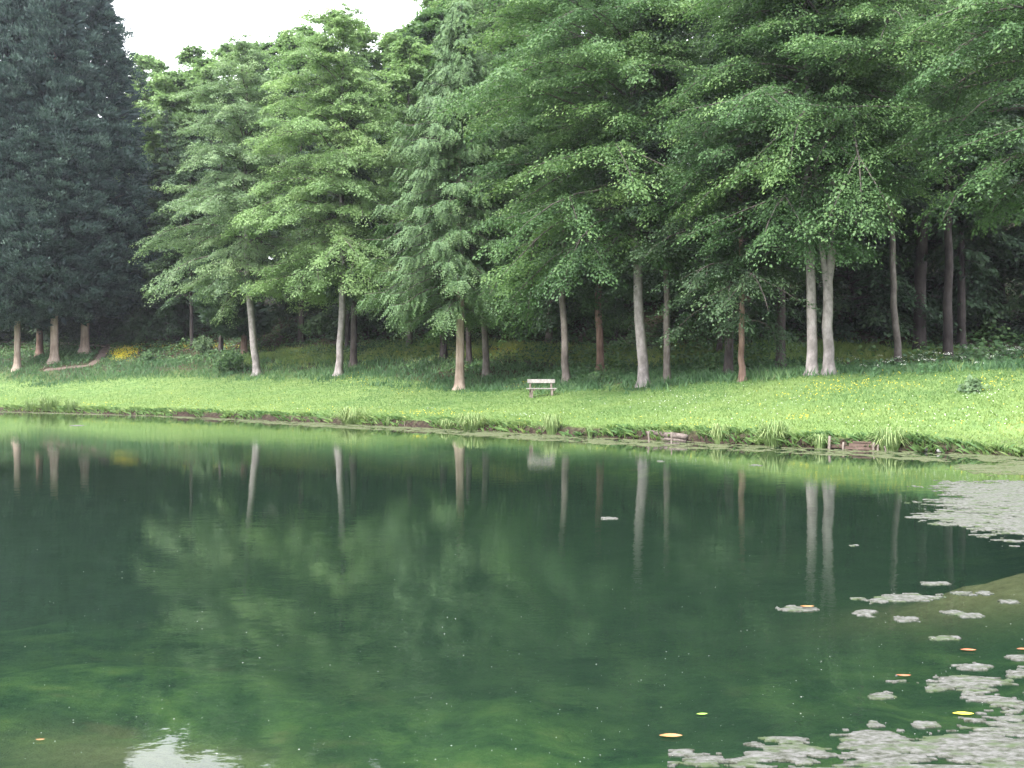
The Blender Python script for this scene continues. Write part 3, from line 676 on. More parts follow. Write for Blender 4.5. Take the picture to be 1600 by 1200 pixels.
# grass painted paler as if sunlit, in the clearing just behind the front trunks
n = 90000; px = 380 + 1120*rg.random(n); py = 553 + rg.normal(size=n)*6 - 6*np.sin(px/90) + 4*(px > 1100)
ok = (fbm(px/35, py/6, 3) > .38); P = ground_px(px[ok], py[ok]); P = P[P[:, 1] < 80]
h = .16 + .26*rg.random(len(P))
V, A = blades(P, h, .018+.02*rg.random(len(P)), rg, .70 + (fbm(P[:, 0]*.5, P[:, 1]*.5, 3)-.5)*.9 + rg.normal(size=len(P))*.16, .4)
tag(link('sunlit_tint_grass', mesh_from('sunlit_tint_grass', V, quads_for(len(V)), {'var': ('FACE', np.clip(A, 0, 1))}), M['lawn_blade']), kind='stuff')

def flower_quads(P, size, rg):
    n = len(P); a = rg.random(n)*6.28
    nn = norm(np.array([[-.1, -.55, .8]]) + rg.normal(size=(n, 3))*.25)
    d = norm(np.cross(nn, np.stack([np.cos(a), np.sin(a), np.zeros(n)], -1)))
    return kites(P - d*size[:, None]*.5, d, nn, size, size*.5)
def patches(lst, rg, k=.30):
    lst = [(a, b, c, d, max(4, int(n*k))) for a, b, c, d, n in lst]
    px = np.concatenate([c + rg.normal(size=n)*sx for c, cy, sx, sy, n in lst]); py = np.concatenate([cy + rg.normal(size=n)*sy for c, cy, sx, sy, n in lst])
    P = ground_px(px, py); ok = (P[:, 1] < 89.9) & (shore_dist(P[:, 0], P[:, 1]) > .8)
    return P[ok]
P = patches([(197, 552, 11, 4.5, 3600), (186, 560, 7, 3.5, 1500), (270, 543, 40, 3, 1200), (350, 546, 20, 3, 500), (440, 552, 28, 3, 500), (560, 597, 22, 5, 150), (630, 612, 12, 3, 60), (570, 572, 8, 5, 60), (640, 553, 60, 4, 1200), (780, 551, 50, 4, 1800), (900, 556, 90, 5, 1600),
             (1310, 608, 30, 6, 380), (1380, 600, 50, 8, 300), (1550, 600, 28, 6, 260), (1590, 566, 10, 3, 90), (1245, 655, 14, 3, 90), (1240, 620, 30, 6, 110), (520, 642, 40, 2.5, 110), (640, 645, 45, 3, 200), (700, 648, 40, 3, 140), (160, 634, 28, 2, 90), (20, 625, 25, 2, 50),
             (350, 632, 60, 5, 120), (1000, 660, 130, 7, 160), (1100, 670, 90, 6, 120), (1250, 640, 160, 14, 160), (1450, 650, 90, 20, 160), (815, 606, 10, 3, 60), (350, 612, 120, 6, 60)], rg)
P[:, 2] += .10 + .22*rg.random(len(P))*sm(9, 14, shore_dist(P[:, 0], P[:, 1]))
V = flower_quads(P, (.022 + .016*rg.random(len(P)))*(.7+P[:, 1]/75), rg)
tag(link('buttercups', mesh_from('buttercups', V, quads_for(len(V)), {'var': ('FACE', rg.random(len(P)))}), M['buttercup']), kind='stuff')
P = patches([(1040, 625, 60, 8, 160), (1180, 622, 60, 8, 120), (1100, 645, 120, 10, 160), (825, 650, 14, 2, 60), (1540, 620, 25, 4, 90), (1500, 655, 70, 14, 150), (1330, 650, 90, 14, 110), (600, 640, 200, 4, 80), (1020, 630, 14, 2, 50)], rg)
P[:, 2] += .09
V = flower_quads(P, .022 + .018*rg.random(len(P)), rg)
tag(link('daisies', mesh_from('daisies', V, quads_for(len(V)), {'var': ('FACE', rg.random(len(P)))}), M['white_flower']), kind='stuff')
# cow parsley on the crest of the bank, right
st = Leaves()
C0 = patches([(1395, 582, 30, 2, 45), (1460, 578, 30, 3, 50), (1540, 566, 26, 3, 75), (1590, 566, 8, 3, 20), (1340, 586, 20, 2, 14)], rg)
hh = .35 + .4*rg.random(len(C0))
hd = Leaves()
for c, h1 in zip(C0, hh):
    top = c + np.array([rg.normal()*.06, rg.normal()*.06, h1])
    st.add(kites(c[None], (top-c)[None], np.array([[0, -1., 0]]), [h1], [.012]), [.3])
    k = 9; pp = top + rg.normal(size=(k, 3))*np.array([.08, .08, .03])
    st.add(kites(np.repeat((c+(top-c)*.35)[None], 6, 0) + rg.normal(size=(6, 3))*.08, rg.normal(size=(6, 3)), norm(rg.normal(size=(6, 3))), np.full(6, .2), np.full(6, .05)), np.full(6, .5))
    hd.add(flower_quads(pp, .020+.018*rg.random(k), rg), rg.random(k))
tag(link('cow_parsley_stems', st.mesh('cow_parsley_stems'), M['tall_blade']), kind='stuff')
tag(link('cow_parsley_flowers', hd.mesh('cow_parsley_flowers'), M['white_flower']), kind='stuff')

# ------------------------------------------------------------------ grass tufts on the bank
def tuft(px, py, hpx, wpx, label, n=150, pale=0):
    b = gp(px, py-2.0); rng = np.random.default_rng(int(px)); d = b[1]
    H = hpx/F*d*1.2; W = wpx/F*d/2*1.1; n = int(n*1.0)
    lv = Leaves()
    a = rng.random(n)*6.283; r = np.sqrt(rng.random(n))*W*.6
    p = np.stack([np.cos(a)*r, np.sin(a)*r*.7, np.zeros(n)-.05], -1)
    o = np.stack([np.cos(a), np.sin(a), np.zeros(n)], -1) + rng.normal(size=(n, 3))*.3; o[:, 2] = 0
    h = H*(.55+.6*rng.random(n)); out = (W*.75*(.3+.9*rng.random(n)))[:, None]
    seg = [p, p + o*out*.35 + np.array([0, 0, .50])*h[:, None], p + o*out*.85 + np.array([0, 0, .84])*h[:, None], p + o*out*1.45 + np.array([0, 0, .62])*h[:, None]*(.5+.9*rng.random((n, 1)))]
    side = norm(np.cross(o, np.array([[0, 0, 1.]]))); ws = [.011, .014, .010, .001]
    VV = []
    for q in range(3):
        VV.append(np.stack([seg[q]-side*ws[q], seg[q]+side*ws[q], seg[q+1]+side*ws[q+1], seg[q+1]-side*ws[q+1]], 1).reshape(-1, 3))
    var = .45+pale+rng.normal(size=n)*.2
    for q, v in enumerate(VV): lv.add(v, var + .12*q - .1)
    o_ = link('grass_tuft', lv.mesh('grass_tuft'), M['tuft_blade']); o_.location = b
    tag(o_, label, 'grass tuft', 'grass tufts on the far bank')
tuft(78, 643, 22, 34, 'wide dark sedge tuft at the left end of the bank, below the cypress clump', 260)
tuft(112, 644, 18, 22, 'round sedge tuft just right of the wide dark tuft at the left end', 150)
tuft(48, 642, 16, 20, 'thin wispy sedge tuft at the far left end of the bank', 90)
tuft(553, 665, 26, 50, 'broad pale grass tuft on the bank below the slim pale curved trunk', 330, .12)
tuft(607, 667, 14, 8, 'small thin grass tuft on bare bank edge', 40)
tuft(738, 674, 26, 46, 'broad pale grass tuft on the bank right below the buff cedar trunk', 300, .12)
tuft(700, 672, 16, 26, 'low grass tuft touching the broad tuft below the cedar', 140, .05)
tuft(863, 680, 30, 24, 'bushy upright tuft on the bank below the bench', 200)
tuft(922, 685, 20, 12, 'narrow tuft of stems between the bushy tuft and the log', 70)
tuft(1125, 692, 28, 24, 'yellowish arching tuft right of the staked log', 110, .25)
tuft(1210, 697, 36, 44, 'large arching tuft left of the plank revetment', 230, .1)
tuft(1282, 701, 22, 26, 'round green tuft against the left end of the planks', 170)
tuft(1391, 705, 36, 44, 'large arching tuft at the right end of the planks', 230, .1)
tuft(1186, 696, 14, 16, 'small tuft at the foot of the large arching tuft', 60, .15)

# shrubs on the bank at the foot of the leaning tree
def shrub(px, py, hpx, wpx, label, leafm, n=1600):
    b = gp(px, py); d = b[1]; rng = np.random.default_rng(int(px)+9)
    H = hpx/F*d; W = wpx/F*d/2; lv = Leaves(); wd = Wood()
    dirs = rng.normal(size=(26, 3)); dirs[:, 2] = np.abs(dirs[:, 2])+.3; dirs = norm(dirs)
    for q in range(26):
        e = dirs[q]*np.array([W, W*.8, H])*(.6+.4*rng.random()); wd.tube([(0, 0, 0), tuple(e*.5+np.array([0, 0, .05])), tuple(e)], [.018, .012, .004], 4)
    c = dirs[rng.integers(0, 26, n)]*np.array([W, W*.8, H])*(.45+.55*rng.random((n, 1))) + rng.normal(size=(n, 3))*.10
    c[:, 2] = np.abs(c[:, 2])
    L = .10+.1*rng.random(n)
    lv.add(kites(c, norm(rng.normal(size=(n, 3))), norm(np.array([[-.1, -.4, .8]])+rng.normal(size=(n, 3))*.4), L, L*.36), .45+rng.normal(size=n)*.2)
    r = empty('shrub', b, label, 'shrub', 'shrubs under the edge trees')
    link('stem', wd.mesh('stem'), M['dark_bark'], r); link('foliage', lv.mesh('foliage'), M[leafm], r)
shrub(318, 552, 26, 42, 'grey green shrub on the bank left of the short dense conifer', 'silver_leaf')
shrub(362, 582, 40, 60, 'dark green shrub at the foot of the leaning pale trunk', 'ivy_leaf', 2400)
shrub(232, 566, 16, 22, 'small dark shrub beside the patch of yellow flowers', 'ivy_leaf', 700)
shrub(1520, 612, 11, 20, 'small bluish shrub on the flowery bank at the right', 'silver_leaf', 800)
shrub(500, 530, 34, 90, 'broad dark shrub in shade behind the slim pale curved trunk', 'ivy_leaf', 2600)
shrub(600, 525, 40, 90, 'broad leafy shrub in shade left of the drooping cedar', 'ivy_leaf', 2600)
shrub(840, 535, 50, 110, 'broad shrub in shade behind the bench', 'ivy_leaf', 3000)
shrub(965, 535, 55, 100, 'bright leafy shrub behind the white trunk', 'beech_leaf', 3000)

# ------------------------------------------------------------------ path and dirt track on the left
def strip(name, pxs, width, mat, lift=.03):
    c = np.array([gp(*p) for p in pxs]); t = np.linspace(0, 1, 60); c = path_interp(c, t)
    T = norm(np.gradient(c, axis=0)*np.array([1, 1, 0])); Nn = np.stack([-T[:, 1], T[:, 0], 0*t], -1)
    wv = width*(.85+.3*fbm(t*9, t*0+2, 3))
    rows = [c + Nn*wv[:, None]*k for k in (-.5, -.17, .17, .5)]
    for r in rows: r[:, 2] = height(r[:, 0], r[:, 1]) + lift
    for r in (rows[0], rows[3]): r[:, 2] -= lift*2.5
    V = np.stack(rows, 1).reshape(-1, 3); i = np.arange(len(V)).reshape(-1, 4)
    q = np.concatenate([np.stack([i[:-1, k], i[:-1, k+1], i[1:, k+1], i[1:, k]], -1) for k in range(3)])
    return tag(link(name, mesh_from(name, V, q, None, True), mat), kind='structure')
def soil(name, a, bcol):
    m, nt, out = nodes_of(name); n = noise(nt, obj_co(nt), 5, 6, .7)
    p = N(nt, 'ShaderNodeBsdfPrincipled', Roughness=.95); nt.links.new(ramp(nt, n, [(.3, a), (.7, bcol)]), p.inputs['Base Color'])
    bb = N(nt, 'ShaderNodeBump', Strength=.6, Distance=.06); nt.links.new(n, bb.inputs['Height']); nt.links.new(bb.outputs[0], p.inputs['Normal']); nt.links.new(p.outputs[0], out.inputs[0]); return m
strip('path', [(-60, 533), (10, 534.5), (60, 535.5), (110, 537), (150, 539.5), (205, 543)], 1.1, soil('path_gravel', (.24, .19, .15), (.42, .35, .29)))
strip('dirt_track', TRACK, 1.15, soil('track_earth', (.085, .062, .05), (.175, .128, .105)))

# ------------------------------------------------------------------ box helper for carpentry
def boxes_mesh(name, bxs, bevel=.008):
    """bxs: list of (centre, half sizes, rotation about x, rotation about z); worn plank boxes, bevelled"""
    import bmesh
    from mathutils import Matrix, Vector
    bm = bmesh.new()
    for c, h, rx, rz in bxs:
        r = bmesh.ops.create_cube(bm, size=2)
        Mx = Matrix.Translation(Vector(c)) @ Matrix.Rotation(rz, 4, 'Z') @ Matrix.Rotation(rx, 4, 'X') @ Matrix.Diagonal((*h, 1))
        bmesh.ops.transform(bm, matrix=Mx, verts=r['verts'])
    bmesh.ops.bevel(bm, geom=list(bm.edges), offset=bevel, segments=2, affect='EDGES')
    me = bpy.data.meshes.new(name); bm.to_mesh(me); bm.free(); return me

# bench
b = gp(846, 620); s_ = b[1]/F*46/1.5
bench = empty('park_bench', b, 'weathered pale wooden bench on the grass facing the pond', 'bench', None, math.radians(9), s_)
link('seat', boxes_mesh('seat', [((0, -.12, .42), (.75, .115, .03), 0, 0), ((0, .12, .42), (.75, .115, .03), 0, 0)]), M['pale_wood'], bench)
link('backrest', boxes_mesh('backrest', [((.05, .33, .80), (.72, .022, .10), -.14, 0)]), M['pale_wood'], bench)
for sx in (-1, 1):
    link('back_post', boxes_mesh('back_post', [((.55*sx+.03, .335, .42), (.045, .04, .46), -.12, 0)]), M['post_wood'], bench)
    link('front_leg', boxes_mesh('front_leg', [((.52*sx, -.16, .17), (.05, .045, .217), 0, 0)]), M['post_wood'], bench)
    link('bearer', boxes_mesh('bearer', [((.52*sx+.105, .02, .345), (.03, .29, .04), 0, 0)]), M['post_wood'], bench)

# staked log
A_ = np.array(wpt(1010, 687)); B_ = np.array(wpt(1073, 690.5))
A_ = A_ + np.array([.02, .0]); B_ = B_ + np.array([.02, .0])
Llog = np.linalg.norm(B_-A_); rl = np.random.default_rng(8)
wd = Wood(); tt = np.linspace(0, 1, 14)
wd.tube(np.stack([tt*Llog, .03*np.sin(tt*5), .235-.085*tt+.01*np.sin(tt*9)], -1), .085*(1+.1*rl.normal(size=14))*np.where((tt < .02) | (tt > .98), .8, 1), 10, rl, .05)
wd2 = Wood(); wd2.tube([(.25*Llog, -.07, .04), (.6*Llog, -.05, .055), (.98*Llog, -.02, .03)], [.05, .06, .05], 9, rl, .05)
az = math.atan2(B_[1]-A_[1], B_[0]-A_[0])
lg = link('log', wd.mesh('log'), M['log_wood']); lg.location = (A_[0], A_[1], 0); lg.rotation_euler = (0, 0, az)
tag(lg, 'long weathered log lying along the bank, held by two stakes', 'log')
lg = link('log', wd2.mesh('log'), M['log_wood']); lg.location = (A_[0], A_[1], 0); lg.rotation_euler = (0, 0, az)
tag(lg, 'thin dark log half in the water under the long log', 'log')
def stake(px, py, hpx, wpx, label, lean=0, mat='post_wood', back=.0):
    x, y = wpt(px, py); y += back; h = hpx/F*y; r = wpx/F*y/2
    w = Wood(); rr = np.random.default_rng(int(px))
    w.tube([(0, 0, -.3), (lean*.3, 0, h*.3), (lean*.7, 0, h*.7), (lean, 0, h)], [r, r*1.02, r*.97, r*.85], 8, rr, .06)
    o = link('stake', w.mesh('stake'), M[mat]); o.location = (x, y, 0)
    tag(o, label, 'stake', 'stakes along the bank')
stake(1014.5, 690.5, 17, 2.6, 'left stake holding the long log', -.04)
stake(1049, 692.8, 18, 2.4, 'right stake holding the long log', .01)
# plank revetment
A_ = np.array(wpt(1292, 701.5)); B_ = np.array(wpt(1366, 704)); az = math.atan2(B_[1]-A_[1], B_[0]-A_[0]); Lr = np.linalg.norm(B_-A_)
rv = empty('plank_revetment', (A_[0]+.1, A_[1]+.1, 0), 'low broken retaining wall of old brown planks at the water edge', 'retaining wall', None, az)
M['old_plank'] = bark_mat('old_plank', (.075, .05, .04), (.21, .15, .125), None, 6, 4, .5)
for q, (x0, x1, z, hh_) in enumerate(((.30, 1.0, .045, .045), (.42, .97, .135, .042), (.50, .90, .205, .024), (.02, .34, .08, .05))):
    link('plank', boxes_mesh('plank', [((Lr*(x0+x1)/2, .02*(q % 2), z), (Lr*(x1-x0)/2, .022, hh_), .05*(q-1), 0)]), M['old_plank'], rv)
for xx, hh_, rr_ in ((.0, .36, .04), (.30, .20, .03), (.94, .22, .035)):
    w = Wood(); w.tube([(xx*Lr, -.06, -.3), (xx*Lr+.01, -.06, hh_*.5), (xx*Lr+.02, -.05, hh_)], [rr_, rr_, rr_*.85], 8, rl, .05)
    link('post', w.mesh('post'), M['post_wood'], rv)
stake(1371, 704.6, 10, 3, 'short stake just right of the old planks', .02, 'post_wood')
stake(1384.5, 704.9, 8, 2.2, 'pale broken stake under the large tuft right of the planks', -.05)
stake(632, 667, 9, 1.2, 'tiny thin stake in the bank near the small thin tuft', 0, 'post_wood')
# short dark stumps on the bare bit of bank at the left
for px, py, w_, h_, lab in ((290, 643, 4, 5, 'small dark stub of wood standing on the bare bank at left, left one of two'), (310, 642, 3.5, 3.5, 'small dark stub of wood standing on the bare bank at left, right one of two')):
    b = gp(px, py); d = b[1]; w = Wood(); w.tube([(0, 0, -.1), (.0, 0, h_/F*d*.5), (-.05, 0, h_/F*d)], [w_/F*d/2, w_/F*d/2, w_/F*d/3.4], 8, rl, .12)
    o = link('stump', w.mesh('stump'), M['dark_bark']); o.location = b; tag(o, lab, 'stump', 'stubs on the bank')
# pale stones and dead stems under the bank
def stone(px, py, wpx, label, mat):
    x, y = wpt(px, py); y += .12; r = wpx/F*y/2; rr = np.random.default_rng(int(px*3))
    w = Wood(); zz = np.linspace(-1, 1, 7)
    w.tube(np.stack([zz*r, .02*zz, .05+0*zz], -1), r*.62*np.sqrt(np.maximum(1-zz**2, .03)), 9, rr, .12)
    o = link('stone', w.mesh('stone'), M[mat]); o.location = (x, y, 0); tag(o, label, 'stone', 'stones under the bank')
M['stone'] = bark_mat('stone', (.22, .21, .20), (.55, .53, .52), None, 1, 10, .4)
stone(1254, 697, 5, 'pale stone in the mud bank left of the round green tuft, left one of two', 'stone')
stone(1262, 697.5, 4, 'pale stone in the mud bank left of the round green tuft, right one of two', 'stone')
stone(1450, 706.5, 7, 'whitish stone at the water edge right of the last large tuft', 'stone')
stone(1470, 708, 9, 'flat grey stone at the muddy end of the bank', 'stone')

# ------------------------------------------------------------------ floating algae and scum
m, nt, out = nodes_of('algae_scum')
n1 = noise(nt, obj_co(nt, 1, 1.8, 1), 16, 6, .75); n2 = noise(nt, obj_co(nt, 1, 2, 1), 4.2, 5, .65)
col = ramp(nt, n1, [(.34, (.024, .030, .012)), (.46, (.095, .098, .080)), (.64, (.215, .21, .205))])
col = mixc(nt, ramp(nt, n2, [(.50, (0, 0, 0)), (.62, (.85, .85, .85))]), col, (.06, .095, .03))
p = N(nt, 'ShaderNodeBsdfPrincipled', Roughness=.7); p.inputs['Specular IOR Level'].default_value = .35; nt.links.new(col, p.inputs['Base Color'])
bb = N(nt, 'ShaderNodeBump', Strength=1, Distance=.03); nt.links.new(n1, bb.inputs['Height']); nt.links.new(bb.outputs[0], p.inputs['Normal']); nt.links.new(p.outputs[0], out.inputs[0])
M['algae'] = m
m2 = m.copy(); m2.name = 'far_scum'; M['far_scum'] = m2
r = [n for n in m2.node_tree.nodes if n.type == 'VALTORGB'][0].color_ramp.elements
for e, c in zip(r, ((.035, .048, .014), (.075, .09, .034), (.17, .175, .105))): e.color = (*c, 1)

def mat_mesh(name, poly_px, cell, nscale, thr, soft=.5, thick=.005, world=False, ani=2.2):
    """floating mat: cells of the polygon kept where a noise field is above a threshold (denser in the middle)"""
    Pw = np.array(poly_px if world else [wpt(*q) for q in poly_px])
    lo = Pw.min(0)-cell; hi = Pw.max(0)+cell
    xs = np.arange(lo[0], hi[0], cell); ys = np.arange(lo[1], hi[1], cell)
    X, Y = np.meshgrid(xs, ys, indexing='ij')
    d2 = np.full(X.shape, 1e9); ins = np.zeros(X.shape, bool); n = len(Pw)
    for i in range(n):
        a = Pw[i]; e = Pw[(i+1) % n]-a; t = np.clip(((X-a[0])*e[0]+(Y-a[1])*e[1])/(e@e), 0, 1)
        d2 = np.minimum(d2, (X-a[0]-t*e[0])**2+(Y-a[1]-t*e[1])**2); b2 = Pw[(i+1) % n]
        ins ^= ((a[1] > Y) != (b2[1] > Y)) & (X < (b2[0]-a[0])*(Y-a[1])/(b2[1]-a[1]+1e-12)+a[0])
    sd = np.sqrt(d2)*np.where(ins, 1, -1)
    f = .45*fbm(X*nscale+11, Y*nscale*ani+3, 6) + .55*fbm(X*nscale*3.2+5, Y*nscale*ani*3.8, 5) - thr - .02 + .20*np.clip(sd/soft, -1, 1) - .10
    keep = f > 0
    kc = keep[:-1, :-1] & keep[1:, :-1] & keep[1:, 1:] & keep[:-1, 1:]
    Z = .004 + thick*np.clip(f*9, 0, 1)*(.55+.9*fbm(X*nscale*4, Y*nscale*4, 3))
    X = X + (fbm(X*30, Y*30, 2)-.5)*cell*.9; Y = Y + (fbm(X*30+50, Y*30, 2)-.5)*cell*.9
    i = np.arange(X.size).reshape(X.shape)
    q = np.stack([i[:-1, :-1], i[1:, :-1], i[1:, 1:], i[:-1, 1:]], -1)[kc]
    if len(q) == 0: return None
    used, inv = np.unique(q.ravel(), return_inverse=True)
    V = np.stack([X.ravel(), Y.ravel(), Z.ravel()], -1)[used]; q = inv.reshape(-1, 4)
    # short skirt down into the water so the mat has an edge
    E = np.concatenate([q[:, [0, 1]], q[:, [1, 2]], q[:, [2, 3]], q[:, [3, 0]]]); key = np.sort(E, 1); _, ii, cnt = np.unique(key, axis=0, return_index=True, return_counts=True)
    be = E[ii[cnt == 1]]; nV = len(V)
    V2 = V.copy(); V2[:, 2] = -.006
    q = np.concatenate([q, np.stack([be[:, 1], be[:, 0], be[:, 0]+nV, be[:, 1]+nV], -1)])
    return mesh_from(name, np.concatenate([V, V2]), q, None, True)
AG = 'floating algae mats'
def algae(poly, cell, ns, thr, soft, label, mat='algae', thick=.005):
    me = mat_mesh('algae_mat', poly, cell, ns, thr, soft, thick)
    if me: tag(link('algae_mat', me, M[mat]), label, 'algae mat', AG)
algae([(1450, 760), (1490, 753), (1600, 750), (1760, 752), (1760, 862), (1600, 852), (1545, 840), (1505, 826), (1440, 816), (1420, 808), (1470, 795), (1440, 788), (1475, 778)], .022, 2.0, .44, .5, 'largest grey algae mat reaching in from the right edge of the pond', thick=.005)
algae([(1475, 727), (1560, 720), (1760, 722), (1760, 746), (1560, 744), (1500, 740)], .06, 1.2, .47, .6, 'sparse streaky algae mat near the muddy right end of the bank', 'far_scum')
algae([(1030, 1178), (1060, 1172), (1110, 1180), (1130, 1187), (1110, 1197), (1060, 1189)], .008, 6, .36, .06, 'long pale algae strip at the bottom edge, leftmost of the near mats')
algae([(1140, 1172), (1160, 1157), (1230, 1156), (1290, 1166), (1300, 1138), (1360, 1134), (1430, 1146), (1480, 1120), (1560, 1112), (1590, 1092), (1720, 1075), (1720, 1230), (1130, 1230), (1160, 1196), (1120, 1186)], .010, 3.0, .475, .22, 'large crumpled whitish algae mat filling the bottom right corner', thick=.005)
algae([(1495, 1085), (1520, 1078), (1570, 1084), (1600, 1100), (1600, 1125), (1560, 1120), (1540, 1100)], .010, 4.5, .40, .1, 'whitish algae patch joining the corner mat beside the yellow leaf')
algae([(1378, 1064), (1400, 1057), (1440, 1062), (1500, 1055), (1580, 1062), (1570, 1075), (1500, 1080), (1455, 1088), (1420, 1070), (1385, 1068)], .010, 4.2, .43, .09, 'broken band of algae with reddish bits above the corner mat')
algae([(1490, 1040), (1520, 1032), (1550, 1040), (1545, 1052), (1505, 1050)], .010, 4.5, .40, .08, 'roundish algae patch above the broken band')
algae([(1560, 1045), (1600, 1040), (1640, 1045), (1640, 1062), (1580, 1060)], .010, 4.5, .40, .1, 'algae patch at the right edge beside the roundish patch')
algae([(1355, 940), (1375, 930), (1420, 926), (1478, 929), (1470, 936), (1420, 940), (1375, 944)], .010, 5, .41, .08, 'long greenish algae patch floating alone right of the middle')
algae([(1212, 952), (1240, 947), (1275, 950), (1272, 957), (1240, 957)], .009, 6, .36, .07, 'white algae patch with an orange leaf, farthest left in the right half')
algae([(1328, 958), (1350, 953), (1375, 956), (1365, 964), (1335, 963)], .012, 6, .40, .06, 'ragged twiggy algae patch under the long greenish patch')
for px, py, w, h, lab in ((1416, 967, 30, 7, 'small oval algae patch below the long greenish patch'), (1490, 957, 28, 6, 'small algae patch right of the long greenish patch'), (1516, 962, 28, 5, 'thin algae patch beside the small one right of the long greenish patch'),
                       (1475, 997, 40, 5, 'thin algae streak alone midway down the right side'), (1460, 912, 36, 4, 'thin algae streak nearest the brown shoal'), (1505, 927, 24, 5, 'small algae patch under the brown shoal, left one of two'), (1538, 927, 16, 4, 'small algae patch under the brown shoal, right one of two'),
                       (1575, 940, 22, 4, 'small algae streak near the right edge below the shoal'), (1340, 935, 16, 3, 'tiny algae dot left of the long greenish patch'), (1377, 1087, 34, 10, 'small algae rosette left of the broken band'),
                       (1366, 1131, 18, 7, 'small round algae patch left above the corner mat'), (1445, 1132, 30, 8, 'oval algae patch just above the corner mat'), (1590, 1028, 26, 6, 'pale green algae streak at the right edge'),
                       (952, 810, 20, 3, 'white streak of algae in the dark middle of the pond'), (1032, 721, 6, 2, 'tiny white algae spot below the staked log'), (1180, 727, 14, 2, 'thin white algae streak below the large arching tuft'), (1335, 853, 10, 3, 'tiny white algae spot below the forked tree reflection'), (120, 665, 16, 1.6, 'thin white algae streak near the left end of the bank')):
    a = np.linspace(0, 6.283, 11)[:-1]
    c = .004*(1 + (1200-py)/120)
    algae([(px+math.cos(t)*w*.62, py+math.sin(t)*h*.62) for t in a], max(.008, c*.8), 7, .33, .03+.02*(1200-py)/200, lab, thick=.004)

# scum line along the far bank: one uncountable strip
px_ = np.array([q[0] for q in SHORE_PX]); py_ = np.array([q[1] for q in SHORE_PX])
cols = np.array([-40, 60, 200, 260, 330, 420, 520, 640, 760, 800, 900, 1050, 1200, 1340, 1450, 1540, 1640]); off = np.array([1.2, 1.4, 1.2, 1.8, 3, 5, 6.5, 6, 9, 10, 10, 10, 10, 11, 14, 10, 9])
topc = [(c, float(np.interp(c, px_, py_)) - 2.2) for c in cols]; botc = [(c, float(np.interp(c, px_, py_)) + o + .6) for c, o in zip(cols, off)]
me = mat_mesh('pond_scum', topc + botc[::-1], .045, 1.5, .555, .25, .006, ani=1.0)
tag(link('pond_scum', me, M['far_scum']), kind='stuff')

# floating leaves
def leaf_mesh(L, W, curl):
    t = np.linspace(0, 1, 9); w = W*np.sin(np.pi*np.clip(t, .02, .98))**.8
    rows = [np.stack([t*L, w*k, .006 + curl*(t-.5)**2*4 + .25*abs(k)*w], -1) for k in (-1, 0, 1)]
    V = np.stack(rows, 1).reshape(-1, 3); i = np.arange(len(V)).reshape(-1, 3)
    return mesh_from('floating_leaf', V, np.concatenate([np.stack([i[:-1, k], i[1:, k], i[1:, k+1], i[:-1, k+1]], -1) for k in (0, 1)]), None, True)
def flat_mat(name, a, c2):
    m, nt, out = nodes_of(name); p = N(nt, 'ShaderNodeBsdfPrincipled', Roughness=.45)
    nt.links.new(ramp(nt, noise(nt, obj_co(nt), 18, 4), [(.3, a), (.7, c2)]), p.inputs['Base Color']); nt.links.new(p.outputs[0], out.inputs[0]); return m
LM = {'orange': flat_mat('orange_leaf', (.36, .13, .035), (.52, .27, .11)), 'yellow': flat_mat('yellow_leaf', (.66, .52, .03), (.82, .70, .08)), 'green': flat_mat('green_leaf', (.25, .45, .05), (.42, .62, .12)), 'red': flat_mat('red_leaf', (.36, .09, .04), (.52, .18, .08))}
for px, py, w, ck, curl, lab in ((1030, 1152, 36, 'orange', .004, 'orange dead leaf floating left of the bottom right algae'), (1488, 1117, 32, 'yellow', .004, 'bright yellow leaf floating by the corner algae mat'),
                              (1088, 1118, 18, 'green', .003, 'small green leaf floating above the orange leaf'), (1500, 1017, 24, 'red', .004, 'reddish leaf floating above the roundish algae patch'),
                              (1588, 1016, 20, 'red', .004, 'reddish leaf floating at the right edge'), (1250, 951.5, 22, 'orange', .006, 'orange leaf lying on the white algae patch'), (1400, 1060, 22, 'red', .006, 'pinkish red leaf lying on the broken algae band'), (56, 1158, 14, 'orange', .004, 'small orange leaf in the bottom left corner')):
    x, y = wpt(px, py); L = w/F*y
    o = link('floating_leaf', leaf_mesh(L, L*.2, curl), LM[ck]); o.location = (x, y, .012 if 'lying' in lab else .001); o.rotation_euler = (0, 0, random.uniform(-.12, .25))
    tag(o, lab, 'leaf', 'leaves floating on the pond')
# pollen and down specks: uncountable
rs = np.random.default_rng(19); n = 900
px = rs.random(n)*1640-20; py = 735 + 460*rs.random(n)**.8
P = np.array([[*wpt(a, c), .003] for a, c in zip(px, py)]); P = P[shore_dist(P[:, 0], P[:, 1]) < -.5]
sz = (.003 + .008*rs.random(len(P))**4)*(.6+P[:, 1]/16)
V = kites(P, np.stack([np.cos(px[:len(P)]), np.sin(px[:len(P)]), 0*P[:, 0]], -1), np.array([[0, 0, 1.]]), sz, sz*.5)
tag(link('pollen_specks', mesh_from('pollen_specks', V, quads_for(len(V)), {'var': ('FACE', rs.random(len(P)))}), M['white_flower']), kind='stuff')

